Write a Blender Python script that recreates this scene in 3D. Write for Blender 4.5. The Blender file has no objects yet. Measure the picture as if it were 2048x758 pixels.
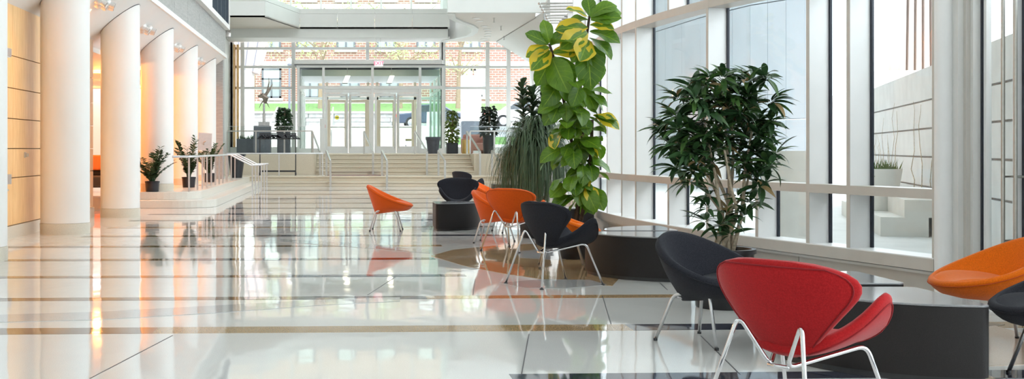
import bpy, bmesh, math, random
from mathutils import Vector, Matrix, Quaternion
random.seed(7)
R = math.radians
SC = bpy.context.scene
C = SC.collection
# ------------------------------------------------------------------ camera, sky, exposure
F, CX, CY, EYE = 2300.0, 690.0, 298.0, 1.10      # focal length in pixels of the 2048x758 frame, principal point, eye height
cam = bpy.data.objects.new('camera', bpy.data.cameras.new('camera')); C.objects.link(cam)
cam.location = (0, 0, EYE); cam.rotation_euler = (R(90), 0, 0)
cam.data.sensor_width = 36; cam.data.lens = 36 * F / 2048
cam.data.shift_x = (1024 - CX) / 2048; cam.data.shift_y = -(379 - CY) / 2048
cam.data.clip_start = .05; cam.data.clip_end = 500
SC.camera = cam
SC.view_settings.view_transform = 'Standard'; SC.view_settings.look = 'None'
SC.view_settings.gamma = 1; SC.view_settings.use_curve_mapping = False
SC.view_settings.exposure = 0.72
world = bpy.data.worlds.new('sky'); SC.world = world; world.use_nodes = True
bg = world.node_tree.nodes['Background']
bg.inputs[0].default_value = (.87, .935, 1, 1); bg.inputs[1].default_value = 2.7
sun = bpy.data.objects.new('hazy_sun', bpy.data.lights.new('hazy_sun', 'SUN')); C.objects.link(sun)
sun.data.energy = 1.3; sun.data.angle = R(40); sun.data.color = (1, .97, .92); sun.rotation_euler = (R(38), R(24), 0)

def W(px, py, d): return Vector(((px - CX) * d / F, d, EYE + (CY - py) * d / F))
def G(px, py, z=0.0): return W(px, py, (EYE - z) * F / (py - CY))

# ------------------------------------------------------------------ materials
M = {}
def mat(name, col, rough=.5, metal=0, noise=0, nscale=20, bump=0, bscale=60, spec=None, coat=0, sheen=0, alpha=None, emit=None, stretch=None, col2=None, trans=0):
    m = bpy.data.materials.new(name); m.use_nodes = True; M[name] = m
    nt = m.node_tree; b = nt.nodes['Principled BSDF']; L = nt.links.new
    c = (*col, 1) if len(col) == 3 else col
    b.inputs['Base Color'].default_value = c; b.inputs['Roughness'].default_value = rough; b.inputs['Metallic'].default_value = metal
    if spec is not None: b.inputs['Specular IOR Level'].default_value = spec
    if coat: b.inputs['Coat Weight'].default_value = coat; b.inputs['Coat Roughness'].default_value = .05
    if sheen: b.inputs['Sheen Weight'].default_value = sheen; b.inputs['Sheen Roughness'].default_value = .4
    if emit: b.inputs['Emission Color'].default_value = (*emit[:3], 1); b.inputs['Emission Strength'].default_value = emit[3]
    if noise or bump:
        tc = nt.nodes.new('ShaderNodeTexCoord'); src = tc.outputs['Object']
        if stretch:
            mp = nt.nodes.new('ShaderNodeMapping'); mp.inputs['Scale'].default_value = stretch; L(src, mp.inputs[0]); src = mp.outputs[0]
    if noise:
        n = nt.nodes.new('ShaderNodeTexNoise'); n.inputs['Scale'].default_value = nscale; n.inputs['Detail'].default_value = 4; L(src, n.inputs['Vector'])
        rp = nt.nodes.new('ShaderNodeValToRGB'); L(n.outputs[0], rp.inputs[0])
        rp.color_ramp.elements[0].position = .35; rp.color_ramp.elements[1].position = .65
        lo = tuple(max(0, v * (1 - noise)) for v in c[:3]) + (1,)
        rp.color_ramp.elements[0].color = lo; rp.color_ramp.elements[1].color = (*col2, 1) if col2 else tuple(min(1, v * (1 + noise)) for v in c[:3]) + (1,)
        L(rp.outputs[0], b.inputs['Base Color'])
    if bump:
        n2 = nt.nodes.new('ShaderNodeTexNoise'); n2.inputs['Scale'].default_value = bscale; n2.inputs['Detail'].default_value = 3; L(src, n2.inputs['Vector'])
        bp = nt.nodes.new('ShaderNodeBump'); bp.inputs['Strength'].default_value = bump; bp.inputs['Distance'].default_value = .01
        L(n2.outputs[0], bp.inputs['Height']); L(bp.outputs[0], b.inputs['Normal'])
    return m
def terrazzo(name, a, bcol, sc=260):
    m = mat(name, a, .045, spec=.75); nt = m.node_tree; L = nt.links.new; b = nt.nodes['Principled BSDF']
    tc = nt.nodes.new('ShaderNodeTexCoord')
    v = nt.nodes.new('ShaderNodeTexNoise'); v.inputs['Scale'].default_value = sc; v.inputs['Detail'].default_value = 2; L(tc.outputs['Object'], v.inputs['Vector'])
    rp = nt.nodes.new('ShaderNodeValToRGB'); rp.color_ramp.elements[0].position = .42; rp.color_ramp.elements[1].position = .6
    rp.color_ramp.elements[0].color = (*bcol, 1); rp.color_ramp.elements[1].color = (*a, 1); L(v.outputs[0], rp.inputs[0]); L(rp.outputs[0], b.inputs['Base Color'])
    mp = nt.nodes.new('ShaderNodeMapping'); mp.inputs['Scale'].default_value = (1.0, .5, 1); L(tc.outputs['Object'], mp.inputs[0])
    n = nt.nodes.new('ShaderNodeTexNoise'); n.inputs['Scale'].default_value = 3.2; n.inputs['Detail'].default_value = 2; L(mp.outputs[0], n.inputs['Vector'])
    bp = nt.nodes.new('ShaderNodeBump'); bp.inputs['Strength'].default_value = .1; bp.inputs['Distance'].default_value = .02
    L(n.outputs[0], bp.inputs['Height']); L(bp.outputs[0], b.inputs['Normal'])
    return m
def glass(name, tint=(.95, .975, .97), refl=1.0):
    m = bpy.data.materials.new(name); m.use_nodes = True; M[name] = m
    nt = m.node_tree; nt.nodes.clear(); L = nt.links.new
    o = nt.nodes.new('ShaderNodeOutputMaterial'); t = nt.nodes.new('ShaderNodeBsdfTransparent'); t.inputs[0].default_value = (*tint, 1)
    g = nt.nodes.new('ShaderNodeBsdfGlossy'); g.inputs['Roughness'].default_value = .01
    fr = nt.nodes.new('ShaderNodeFresnel'); fr.inputs[0].default_value = 1.45
    ge = nt.nodes.new('ShaderNodeNewGeometry'); io = nt.nodes.new('ShaderNodeMix'); io.inputs[2].default_value = 1.45; io.inputs[3].default_value = 1 / 1.45   # same index on both faces of a pane
    L(ge.outputs['Backfacing'], io.inputs[0]); L(io.outputs[0], fr.inputs[0])
    mu = nt.nodes.new('ShaderNodeMath'); mu.operation = 'MULTIPLY'; mu.inputs[1].default_value = refl * .6; mu.use_clamp = True
    mx = nt.nodes.new('ShaderNodeMixShader'); L(fr.outputs[0], mu.inputs[0]); L(mu.outputs[0], mx.inputs[0]); L(t.outputs[0], mx.inputs[1]); L(g.outputs[0], mx.inputs[2]); L(mx.outputs[0], o.inputs[0])
    return m
mat('white_paint', (.76, .75, .72), .5, noise=.02, nscale=3)
mat('column_paint', (.78, .755, .72), .45, noise=.015, nscale=2)
mat('panel_white', (.66, .665, .635), .5, noise=.015, nscale=2)
mat('ceiling_white', (.72, .71, .69), .6, noise=.01, nscale=2)
mat('soffit_cream', (.66, .61, .555), .6, noise=.015, nscale=1)
mat('grey_cladding', (.34, .335, .32), .5, noise=.12, nscale=14, stretch=(.3, .3, 3))
mat('stone_base', (.62, .565, .465), .35, noise=.07, nscale=120)
mat('stone_step', (.58, .515, .40), .3, noise=.06, nscale=60, bump=.03, bscale=200)
mat('stone_step_light', (.68, .645, .575), .25, noise=.04, nscale=80)
mat('maple', (.84, .50, .22), .38, noise=.08, nscale=7, stretch=(1, 8, .5), col2=(.90, .58, .28))
mat('panel_edge', (.30, .19, .10), .6, noise=.1)
mat('steel', (.50, .485, .455), .35, 1, noise=.05, nscale=30)
mat('chrome', (.68, .68, .69), .09, 1, noise=.02)
mat('satin_steel', (.60, .60, .61), .3, .9, noise=.03)
mat('alu_white', (.90, .90, .90), .4, noise=.015, nscale=4)
mat('alu_beige', (.60, .57, .53), .42, noise=.02, nscale=6)
mat('frame_grey', (.74, .735, .715), .45, noise=.02, nscale=5)
mat('gasket', (.02, .025, .04), .5, noise=.1)
mat('black_plastic', (.025, .025, .028), .45, noise=.1)
mat('fabric_red', (.40, .014, .016), .9, spec=.12, noise=.12, nscale=160, bump=.25, bscale=700, sheen=.25)
mat('fabric_orange', (.70, .105, .010), .9, spec=.12, noise=.1, nscale=160, bump=.25, bscale=700, sheen=.25)
mat('fabric_orange_bright', (.76, .15, .006), .9, spec=.12, noise=.1, nscale=160, bump=.25, bscale=700, sheen=.25)
mat('fabric_navy', (.024, .0245, .031), .92, spec=.12, noise=.3, nscale=220, bump=.3, bscale=700, sheen=.06)
mat('piping_red', (.26, .008, .012), .9, noise=.1); mat('piping_orange', (.5, .07, .005), .9, noise=.1); mat('piping_navy', (.008, .008, .012), .9, noise=.1)
mat('table_dark', (.017, .014, .014), .5, spec=.3, noise=.22, nscale=300, bump=.06, bscale=400)
mat('table_top', (.20, .20, .21), .12, noise=.12, nscale=250, spec=1.0)
mat('pot_black', (.014, .014, .018), .3, noise=.15, nscale=12)
mat('pot_slate', (.06, .065, .08), .45, noise=.1, nscale=12)
mat('soil', (.06, .035, .02), .95, noise=.4, nscale=60, bump=.6, bscale=80)
mat('bark', (.30, .22, .15), .85, noise=.25, nscale=30, bump=.4, bscale=60)
mat('bark_pale', (.50, .41, .30), .8, noise=.25, nscale=40, bump=.3, bscale=80)
mat('bark_dark', (.07, .045, .03), .85, noise=.25, nscale=40, bump=.3, bscale=80)
def leafmat(name, dark, light, yellow=None, rough=.35, ypos=.52, trans=.25):
    m = mat(name, dark, rough); nt = m.node_tree; L = nt.links.new; b = nt.nodes['Principled BSDF']
    oi = nt.nodes.new('ShaderNodeObjectInfo'); geo = nt.nodes.new('ShaderNodeTexCoord')
    n = nt.nodes.new('ShaderNodeTexNoise'); n.inputs['Scale'].default_value = 9; n.inputs['Detail'].default_value = 2; L(geo.outputs['Object'], n.inputs['Vector'])
    ad = nt.nodes.new('ShaderNodeMath'); ad.operation = 'ADD'; L(n.outputs[0], ad.inputs[0]); L(oi.outputs['Random'], ad.inputs[1])
    hf = nt.nodes.new('ShaderNodeMath'); hf.operation = 'MULTIPLY'; hf.inputs[1].default_value = .6; L(ad.outputs[0], hf.inputs[0])
    mx = nt.nodes.new('ShaderNodeMix'); mx.data_type = 'RGBA'; L(hf.outputs[0], mx.inputs[0]); mx.inputs[6].default_value = (*dark, 1); mx.inputs[7].default_value = (*light, 1)
    out = mx.outputs[2]
    if yellow:
        sep = nt.nodes.new('ShaderNodeSeparateXYZ'); L(geo.outputs['UV'], sep.inputs[0])
        # pale midrib and side veins
        a1 = nt.nodes.new('ShaderNodeMath'); a1.operation = 'SUBTRACT'; a1.inputs[1].default_value = .5; L(sep.outputs[0], a1.inputs[0])
        a2 = nt.nodes.new('ShaderNodeMath'); a2.operation = 'ABSOLUTE'; L(a1.outputs[0], a2.inputs[0])
        a3 = nt.nodes.new('ShaderNodeMath'); a3.operation = 'LESS_THAN'; a3.inputs[1].default_value = .022; L(a2.outputs[0], a3.inputs[0])
        v1 = nt.nodes.new('ShaderNodeMath'); v1.operation = 'MULTIPLY_ADD'; v1.inputs[1].default_value = 7.0; L(sep.outputs[1], v1.inputs[0])
        v0 = nt.nodes.new('ShaderNodeMath'); v0.operation = 'MULTIPLY'; v0.inputs[1].default_value = -4.0; L(a2.outputs[0], v0.inputs[0]); L(v0.outputs[0], v1.inputs[2])
        v2 = nt.nodes.new('ShaderNodeMath'); v2.operation = 'FRACT'; L(v1.outputs[0], v2.inputs[0])
        v3 = nt.nodes.new('ShaderNodeMath'); v3.operation = 'LESS_THAN'; v3.inputs[1].default_value = .10; L(v2.outputs[0], v3.inputs[0])
        v4 = nt.nodes.new('ShaderNodeMath'); v4.operation = 'MULTIPLY'; v4.inputs[1].default_value = .45; L(v3.outputs[0], v4.inputs[0])
        v5 = nt.nodes.new('ShaderNodeMath'); v5.operation = 'MAXIMUM'; L(a3.outputs[0], v5.inputs[0]); L(v4.outputs[0], v5.inputs[1])
        m3 = nt.nodes.new('ShaderNodeMix'); m3.data_type = 'RGBA'; L(v5.outputs[0], m3.inputs[0]); L(out, m3.inputs[6]); m3.inputs[7].default_value = (light[0] * 1.7, light[1] * 1.35, light[2] * 1.6, 1); out = m3.outputs[2]
        if yellow != 'veins':
            n2 = nt.nodes.new('ShaderNodeTexNoise'); n2.inputs['Scale'].default_value = 1.7; L(geo.outputs['UV'], n2.inputs['Vector'])
            e = nt.nodes.new('ShaderNodeMath'); e.operation = 'MULTIPLY_ADD'; e.inputs[1].default_value = .55; L(a2.outputs[0], e.inputs[0]); L(n2.outputs[0], e.inputs[2])
            gt = nt.nodes.new('ShaderNodeMath'); gt.operation = 'GREATER_THAN'; gt.inputs[1].default_value = ypos; L(e.outputs[0], gt.inputs[0])
            m2 = nt.nodes.new('ShaderNodeMix'); m2.data_type = 'RGBA'; L(gt.outputs[0], m2.inputs[0]); L(out, m2.inputs[6]); m2.inputs[7].default_value = (*yellow, 1); out = m2.outputs[2]
    L(out, b.inputs['Base Color'])
    tr = nt.nodes.new('ShaderNodeBsdfTranslucent'); L(out, tr.inputs[0]); ms = nt.nodes.new('ShaderNodeMixShader'); ms.inputs[0].default_value = trans
    L(b.outputs[0], ms.inputs[1]); L(tr.outputs[0], ms.inputs[2]); L(ms.outputs[0], nt.nodes['Material Output'].inputs[0])
    return m
leafmat('leaf_fig', (.045, .13, .012), (.15, .30, .02), 'veins', .3, trans=.35)
leafmat('leaf_fig_yellow', (.05, .14, .012), (.16, .30, .02), (.72, .55, .03), .33, .62, trans=.3)
leafmat('leaf_fig_dark', (.012, .032, .014), (.06, .10, .045), 'veins', .3, trans=.2)
leafmat('leaf_dracaena', (.013, .040, .016), (.055, .12, .045), None, .26, trans=.2)
leafmat('leaf_dracaena_light', (.03, .09, .02), (.10, .20, .05), None, .3, trans=.3)
leafmat('leaf_dracaena_tan', (.20, .14, .06), (.40, .27, .12), None, .5)
leafmat('leaf_zz', (.02, .055, .022), (.06, .11, .05), None, .3)
leafmat('leaf_ivy', (.05, .10, .015), (.20, .27, .05), None, .4)
leafmat('leaf_ivy_dark', (.012, .02, .012), (.05, .075, .04), None, .4)
leafmat('leaf_grass', (.035, .075, .04), (.16, .23, .11), None, .4)
leafmat('leaf_spring', (.42, .52, .20), (.72, .78, .45), None, .6, trans=.4)
terrazzo('terrazzo_cream', (.71, .70, .675), (.61, .60, .575))
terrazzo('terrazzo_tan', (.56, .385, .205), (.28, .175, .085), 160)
terrazzo('terrazzo_brown', (.24, .155, .095), (.10, .065, .04), 160)
terrazzo('terrazzo_navy', (.05, .055, .085), (.018, .02, .035), 160)
terrazzo('terrazzo_grey', (.50, .50, .50), (.42, .42, .42))
terrazzo('terrazzo_pink', (.68, .54, .44), (.58, .45, .36))
mat('divider', (.05, .05, .06), .4, noise=.1)
glass('glass_clear'); glass('glass_green', (.80, .90, .85), 1.0); glass('glass_rail', (.93, .965, .955), 1.0)
mat('carpet_maroon', (.20, .10, .10), .95, noise=.2, nscale=90)
mat('exit_white', (.9, .9, .9), .5, noise=.02, emit=(1, .9, .9, .45)); mat('exit_red', (.85, .1, .2), .5, noise=.02, emit=(1, .12, .22, .55))
mat('lamp_glow', (1, .93, .8), .5, noise=.01, emit=(1, .88, .66, 6)); mat('downlight_glow', (1, .96, .9), .5, noise=.01, emit=(1, .93, .82, 2.5))
mat('lamp_housing', (.72, .70, .67), .35, .3, noise=.03); mat('lamp_lens', (.25, .25, .26), .15, noise=.05)
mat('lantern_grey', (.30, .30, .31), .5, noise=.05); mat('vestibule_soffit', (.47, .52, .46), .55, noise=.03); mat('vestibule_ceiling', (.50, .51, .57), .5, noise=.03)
mat('door_wood', (.66, .52, .41), .45, noise=.06, nscale=12, stretch=(6, 6, .5))
mat('sticker_yellow', (.85, .66, .03), .5, noise=.02); mat('sticker_ink', (.10, .09, .02), .5, noise=.02)
mat('stool_yellow', (.80, .52, .16), .5, noise=.05, nscale=10); mat('armchair_pink', (.50, .24, .19), .85, noise=.25, nscale=60)
mat('armchair_black', (.02, .02, .022), .5, noise=.1); mat('armchair_orange', (.8, .2, .04), .5, noise=.08)
mat('sculpture_bronze', (.30, .25, .21), .35, .7, noise=.2, nscale=20); mat('marble_grey', (.5, .48, .46), .4, noise=.15)
mat('plinth_slate', (.10, .115, .14), .45, noise=.06, nscale=8); mat('sign_grey', (.42, .40, .39), .5, noise=.03)
# outdoors
def brickmat():
    m = mat('brick', (.45, .22, .17), .9); nt = m.node_tree; L = nt.links.new; b = nt.nodes['Principled BSDF']
    tc = nt.nodes.new('ShaderNodeTexCoord'); mp = nt.nodes.new('ShaderNodeMapping'); mp.inputs['Rotation'].default_value = (R(-90), 0, 0); L(tc.outputs['Object'], mp.inputs[0])
    br = nt.nodes.new('ShaderNodeTexBrick'); br.inputs['Scale'].default_value = 1; br.inputs['Brick Width'].default_value = .40; br.inputs['Row Height'].default_value = .16; br.inputs['Mortar Size'].default_value = .018
    br.inputs['Color1'].default_value = (.40, .20, .16, 1); br.inputs['Color2'].default_value = (.34, .18, .15, 1); br.inputs['Mortar'].default_value = (.62, .56, .5, 1)
    L(mp.outputs[0], br.inputs['Vector']); L(br.outputs[0], b.inputs['Base Color']); return m
brickmat()
mat('limestone', (.72, .70, .66), .8, noise=.05, nscale=3); mat('fieldstone', (.48, .46, .44), .9, noise=.16, nscale=5, bump=.6, bscale=6)
mat('lawn', (.20, .36, .12), .95, noise=.2, nscale=6, bump=.4, bscale=60); mat('asphalt', (.26, .26, .27), .9, noise=.08, nscale=10)
mat('paving', (.70, .70, .69), .8, noise=.05, nscale=2); mat('concrete', (.72, .72, .72), .75, noise=.05, nscale=3, bump=.1, bscale=30)
mat('wing_cladding', (.60, .655, .73), .55, noise=.03, nscale=1); mat('concrete_joint', (.48, .48, .49), .9, noise=.1); mat('window_frame_slate', (.16, .17, .20), .6, noise=.05); mat('window_dark', (.40, .45, .47), .15, noise=.1, nscale=.8)
mat('window_blind', (.78, .78, .75), .7, noise=.03)
mat('car_navy', (.05, .07, .12), .2, coat=1, noise=.03); mat('car_silver', (.70, .69, .68), .25, coat=1, noise=.03); mat('car_glass', (.05, .06, .07), .05, noise=.05)
mat('tyre', (.02, .02, .02), .9, noise=.1); mat('rim', (.6, .6, .62), .3, .8, noise=.05); mat('tail_red', (.6, .02, .02), .3, noise=.05)
mat('copper_roof', (.55, .42, .40), .5, noise=.06, nscale=3); mat('tower_cladding', (.42, .34, .30), .6, noise=.08, nscale=3, stretch=(8, 8, .2)); mat('globe_white', (.88, .88, .86), .3, noise=.01)
mat('skin', (.55, .34, .26), .6, noise=.05); mat('shirt_blue', (.45, .55, .68), .85, noise=.08); mat('cap_red', (.5, .08, .10), .8, noise=.08); mat('trousers_grey', (.18, .19, .22), .85, noise=.08)

# ------------------------------------------------------------------ mesh helpers
class MB:
    def __init__(s): s.v = []; s.f = []; s.uv = None
    def add(s, vs, fs):
        o = len(s.v); s.v += [tuple(p) for p in vs]; s.f += [tuple(i + o for i in f) for f in fs]; return s
    def box(s, x0, x1, y0, y1, z0, z1):
        return s.add([(x0, y0, z0), (x1, y0, z0), (x1, y1, z0), (x0, y1, z0), (x0, y0, z1), (x1, y0, z1), (x1, y1, z1), (x0, y1, z1)],
                     [(0, 3, 2, 1), (4, 5, 6, 7), (0, 1, 5, 4), (1, 2, 6, 5), (2, 3, 7, 6), (3, 0, 4, 7)])
    def prism(s, poly, z0, z1):
        n = len(poly); a = sum(poly[i][0] * poly[(i + 1) % n][1] - poly[(i + 1) % n][0] * poly[i][1] for i in range(n))
        if a < 0: poly = poly[::-1]
        return s.add([(x, y, z0) for x, y in poly] + [(x, y, z1) for x, y in poly],
                     [tuple(range(n))[::-1], tuple(range(n, 2 * n))] + [(i, (i + 1) % n, (i + 1) % n + n, i + n) for i in range(n)])
    def prism_y(s, poly, y0, y1):        # outline in x,z extruded along y
        n = len(poly); a = sum(poly[i][0] * poly[(i + 1) % n][1] - poly[(i + 1) % n][0] * poly[i][1] for i in range(n))
        if a > 0: poly = poly[::-1]
        return s.add([(x, y0, z) for x, z in poly] + [(x, y1, z) for x, z in poly],
                     [tuple(range(n))[::-1], tuple(range(n, 2 * n))] + [(i, (i + 1) % n, (i + 1) % n + n, i + n) for i in range(n)])
    def bar(s, a, b, w, h):              # straight bar of rectangular section between two points
        a, b = Vector(a), Vector(b); d = (b - a).normalized(); up = Vector((0, 0, 1))
        if abs(d.z) > .95: up = Vector((0, 1, 0))
        x = d.cross(up).normalized() * w / 2; y = x.cross(d).normalized() * h / 2
        vs = [p + i * x + j * y for p in (a, b) for i, j in ((-1, -1), (1, -1), (1, 1), (-1, 1))]
        return s.add(vs, [(0, 1, 2, 3), (7, 6, 5, 4), (0, 4, 5, 1), (1, 5, 6, 2), (2, 6, 7, 3), (3, 7, 4, 0)])
    def tube(s, pts, r, n=8, closed=False, cap=True):
        P = [Vector(p) for p in pts]; m = len(P); rs = r if isinstance(r, (list, tuple)) else [r] * m
        T = []
        for i in range(m):
            if closed: t = P[(i + 1) % m] - P[i - 1]
            else: t = P[min(i + 1, m - 1)] - P[max(i - 1, 0)]
            T.append(t.normalized() if t.length > 1e-9 else Vector((0, 0, 1)))
        u = T[0].orthogonal().normalized(); vs = []
        for i in range(m):
            u = (u - T[i] * u.dot(T[i]))
            u = u.normalized() if u.length > 1e-6 else T[i].orthogonal().normalized()
            w = T[i].cross(u)
            vs += [P[i] + (u * math.cos(2 * math.pi * k / n) + w * math.sin(2 * math.pi * k / n)) * rs[i] for k in range(n)]
        fs = []
        for i in range(m if closed else m - 1):
            j = (i + 1) % m
            fs += [(i * n + k, i * n + (k + 1) % n, j * n + (k + 1) % n, j * n + k) for k in range(n)]
        if cap and not closed: fs += [tuple(range(n))[::-1], tuple((m - 1) * n + k for k in range(n))]
        return s.add(vs, fs)
    def lathe(s, prof, n=24, cx=0, cy=0, sx=1, sy=1):
        vs = []
        for r, z in prof: vs += [(cx + sx * r * math.cos(2 * math.pi * k / n), cy + sy * r * math.sin(2 * math.pi * k / n), z) for k in range(n)]
        fs = [(i * n + k, i * n + (k + 1) % n, (i + 1) * n + (k + 1) % n, (i + 1) * n + k) for i in range(len(prof) - 1) for k in range(n)]
        fs += [tuple(range(n))[::-1], tuple((len(prof) - 1) * n + k for k in range(n))]
        return s.add(vs, fs)
    def ball(s, c, r, n=10, sz=1):
        m = max(4, n // 2); prof = [(max(1e-4, r * math.sin(math.pi * i / m)), c[2] - r * sz * math.cos(math.pi * i / m)) for i in range(m + 1)]
        return s.lathe(prof, n, c[0], c[1])
    def mesh(s, name, m=None, smooth=False, weld=False):
        me = bpy.data.meshes.new(name); me.from_pydata(s.v, [], s.f)
        if weld:
            bm = bmesh.new(); bm.from_mesh(me); bmesh.ops.remove_doubles(bm, verts=bm.verts, dist=1e-5); bmesh.ops.recalc_face_normals(bm, faces=bm.faces); bm.to_mesh(me); bm.free()
        if m: me.materials.append(M[m])
        if smooth:
            me.polygons.foreach_set('use_smooth', [True] * len(me.polygons))
            if smooth != 'all':
                me.set_sharp_from_angle(angle=R(40))
        me.update(); return me
    def build(s, name, m, parent=None, loc=None, rotz=0, smooth=False, bevel=0, weld=False):
        return link(name, s.mesh(name, m, smooth, weld), parent, loc, rotz, bevel)
def link(name, me, parent=None, loc=None, rotz=0, bevel=0):
    o = bpy.data.objects.new(name, me); C.objects.link(o)
    if parent is not None: o.parent = parent
    if loc is not None: o.location = loc
    if rotz: o.rotation_euler = (0, 0, rotz)
    if bevel:
        b = o.modifiers.new('bevel', 'BEVEL'); b.width = bevel; b.segments = 3; b.limit_method = 'ANGLE'; b.angle_limit = R(50)
    return o
def thing(name, label, cat, loc=(0, 0, 0), rotz=0, group=None):
    o = bpy.data.objects.new(name, None); C.objects.link(o); o.empty_display_size = .1
    o.location = loc; o.rotation_euler = (0, 0, rotz); return tag(o, label, cat, group)
def tag(o, label, cat, group=None):
    o['label'] = label; o['category'] = cat
    if group: o['group'] = group
    return o
def struct(o): o['kind'] = 'structure'; return o
def sempty(name):
    o = bpy.data.objects.new(name, None); C.objects.link(o); o['kind'] = 'structure'; return o
def dup(root, loc, rotz, label, group=None, swap=None):
    r = root.copy(); C.objects.link(r); r.location = loc; r.rotation_euler = (0, 0, rotz); r['label'] = label
    if group: r['group'] = group
    for ch in list(root.children):
        c = ch.copy(); C.objects.link(c); c.parent = r
        if swap: recolor(c, swap)
        for g in list(ch.children):
            d = g.copy(); C.objects.link(d); d.parent = c
            if swap: recolor(d, swap)
    return r
_rc = {}
def recolor(o, swap):
    n = o.data.materials[0].name if o.data.materials else ''
    if n in swap:
        k = (o.data.name, swap[n])
        if k not in _rc:
            me = o.data.copy(); me.materials[0] = M[swap[n]]; _rc[k] = me
        o.data = _rc[k]
def rnd(a, b): return random.uniform(a, b)
def arc(cx, cy, r, a0, a1, n): return [(cx + r * math.cos(R(a0 + (a1 - a0) * i / n)), cy + r * math.sin(R(a0 + (a1 - a0) * i / n))) for i in range(n + 1)]
# ================================================================== THE SETTING
# right-hand glass facade: a curved line X(Y)
FPTS = [(-8, 9.0), (4.5, 5.22), (6.6, 4.60), (7.41, 4.37), (8.13, 4.16), (8.95, 3.93), (9.5, 3.77), (10.2, 3.58), (10.85, 3.42), (11.7, 3.28), (12.6, 3.20), (13.2, 3.17), (14.2, 3.18),
        (16.2, 3.32), (18.5, 3.62), (21, 4.03), (25, 4.65), (30, 5.35), (36, 6.1), (42, 6.9)]
def fx(Y):
    P = FPTS
    for i in range(len(P) - 1):
        if P[i][0] <= Y <= P[i + 1][0]:
            def sl(j):
                a, b = P[max(j - 1, 0)], P[min(j + 1, len(P) - 1)]; return (b[1] - a[1]) / (b[0] - a[0])
            h = P[i + 1][0] - P[i][0]; t = (Y - P[i][0]) / h; m0, m1 = sl(i) * h, sl(i + 1) * h
            return (2 * t**3 - 3 * t**2 + 1) * P[i][1] + (t**3 - 2 * t**2 + t) * m0 + (-2 * t**3 + 3 * t**2) * P[i + 1][1] + (t**3 - t**2) * m1
    return P[-1][1]
def fn(Y):                                # unit normal pointing outdoors
    s = (fx(Y + .05) - fx(Y - .05)) / .1; n = Vector((1, -s, 0)); return n.normalized()
def fpx(px):                              # depth at which a sight line meets the facade
    k = (px - CX) / F; lo, hi = 5.0, 42.0
    for _ in range(60):
        m = (lo + hi) / 2
        if fx(m) / m > k: lo = m
        else: hi = m
    return lo
def fpt(Y, off=0): n = fn(Y); return Vector((fx(Y) + n.x * off, Y + n.y * off, 0))

# ---- floor of polished terrazzo with inlaid bands
ys = [-8 + .5 * i for i in range(101)]
poly = [(-9, -8)] + [tuple(fpt(y, .1)[:2]) for y in ys] + [(-9, 42)]
floor = struct(MB().prism(poly, -.12, 0).build('floor', 'terrazzo_cream'))
NI = [0]
def inlay(name, pts, m, h=.0008):
    NI[0] += 1; h = .0006 + NI[0] * .00006 + (.004 if h > .001 else 0) * .2
    return MB().prism([(p[0], p[1]) for p in pts], -.01, h).build(name, m, floor)
def by(Y0, x): return Y0 + .042 * x
def band(Y0, w, segs):
    for x0, x1, m in segs:
        sk = rnd(-.25, .25)
        inlay('inlaid_band', [(x0, by(Y0 - w / 2, x0)), (x1, by(Y0 - w / 2, x1)), (x1 + sk * 0, by(Y0 + w / 2, x1)), (x0 + sk * 0, by(Y0 + w / 2, x0))], m)
BR, TN, NV, GY = 'terrazzo_brown', 'terrazzo_tan', 'terrazzo_navy', 'terrazzo_grey'
def fl(Y): return fx(Y) - .02
band(3.95, .24, [(-4.0, 0.2, TN), (.2, 5.0, NV)])
band(5.50, .17, [(.8, fl(5.6), NV)])
band(7.02, .24, [(-4.08, -1.15, BR), (-1.15, 1.75, TN), (1.75, 2.7, NV), (2.7, fl(7.1), TN)])
band(8.50, .17, [(-4.08, -.35, BR), (-.35, .6, NV), (.6, fl(8.6), TN)])
band(9.97, .17, [(-4.08, -.6, BR), (-.6, 1.05, NV)])
band(11.5, .2, [(-4.08, -1.5, BR), (-1.5, .9, NV)])
band(13.05, .2, [(-4.08, .4, BR), (.4, 1.1, TN)])
band(14.6, .22, [(-3.3, -.8, BR), (-.8, 2.6, NV)]); band(16.2, .24, [(-3.3, .2, TN), (.2, 2.8, BR)]); band(17.8, .24, [(-3.3, 3.2, NV)]); band(19.5, .26, [(-3.3, -1, NV), (-1, 3.4, BR)])
band(21.4, .26, [(-2.2, 3.6, NV)]); band(23.4, .28, [(-2.2, .3, BR), (.3, 4.0, NV)]); band(25.6, .3, [(-2.2, 4.3, NV)]); band(28.0, .3, [(-2.2, 4.6, BR)]); band(30.5, .3, [(-2.2, 5.0, NV)])
# sweeping tan pool under the lounge group, grey wave, small triangles by the door
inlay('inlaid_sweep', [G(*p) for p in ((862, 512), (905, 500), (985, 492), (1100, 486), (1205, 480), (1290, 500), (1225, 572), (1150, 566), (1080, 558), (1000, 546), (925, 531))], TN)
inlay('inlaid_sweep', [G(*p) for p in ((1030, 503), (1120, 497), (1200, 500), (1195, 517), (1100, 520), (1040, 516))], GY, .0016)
inlay('inlaid_sweep', [G(*p) for p in ((0, 630), (200, 624), (440, 611), (640, 600), (800, 595), (800, 603), (640, 611), (440, 626), (200, 640), (0, 645))], GY)
inlay('inlaid_sweep', [G(*p) for p in ((1000, 566), (1080, 559), (1180, 560), (1215, 570), (1130, 577), (1050, 576))], GY)
inlay('inlaid_sweep', [G(*p) for p in ((560, 478), (700, 486), (860, 500), (860, 507), (690, 493), (560, 484))], GY)
inlay('inlaid_sweep', [G(*p) for p in ((1913, 648), (1960, 643), (2010, 650), (1960, 660), (1913, 660))], BR)
inlay('inlaid_sweep', [G(*p) for p in ((1913, 678), (1990, 676), (2048, 690), (1990, 705), (1913, 700))], GY)
inlay('inlaid_sweep', [G(*p) for p in ((1913, 728), (1960, 735), (2000, 757), (1913, 757))], TN)
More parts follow.
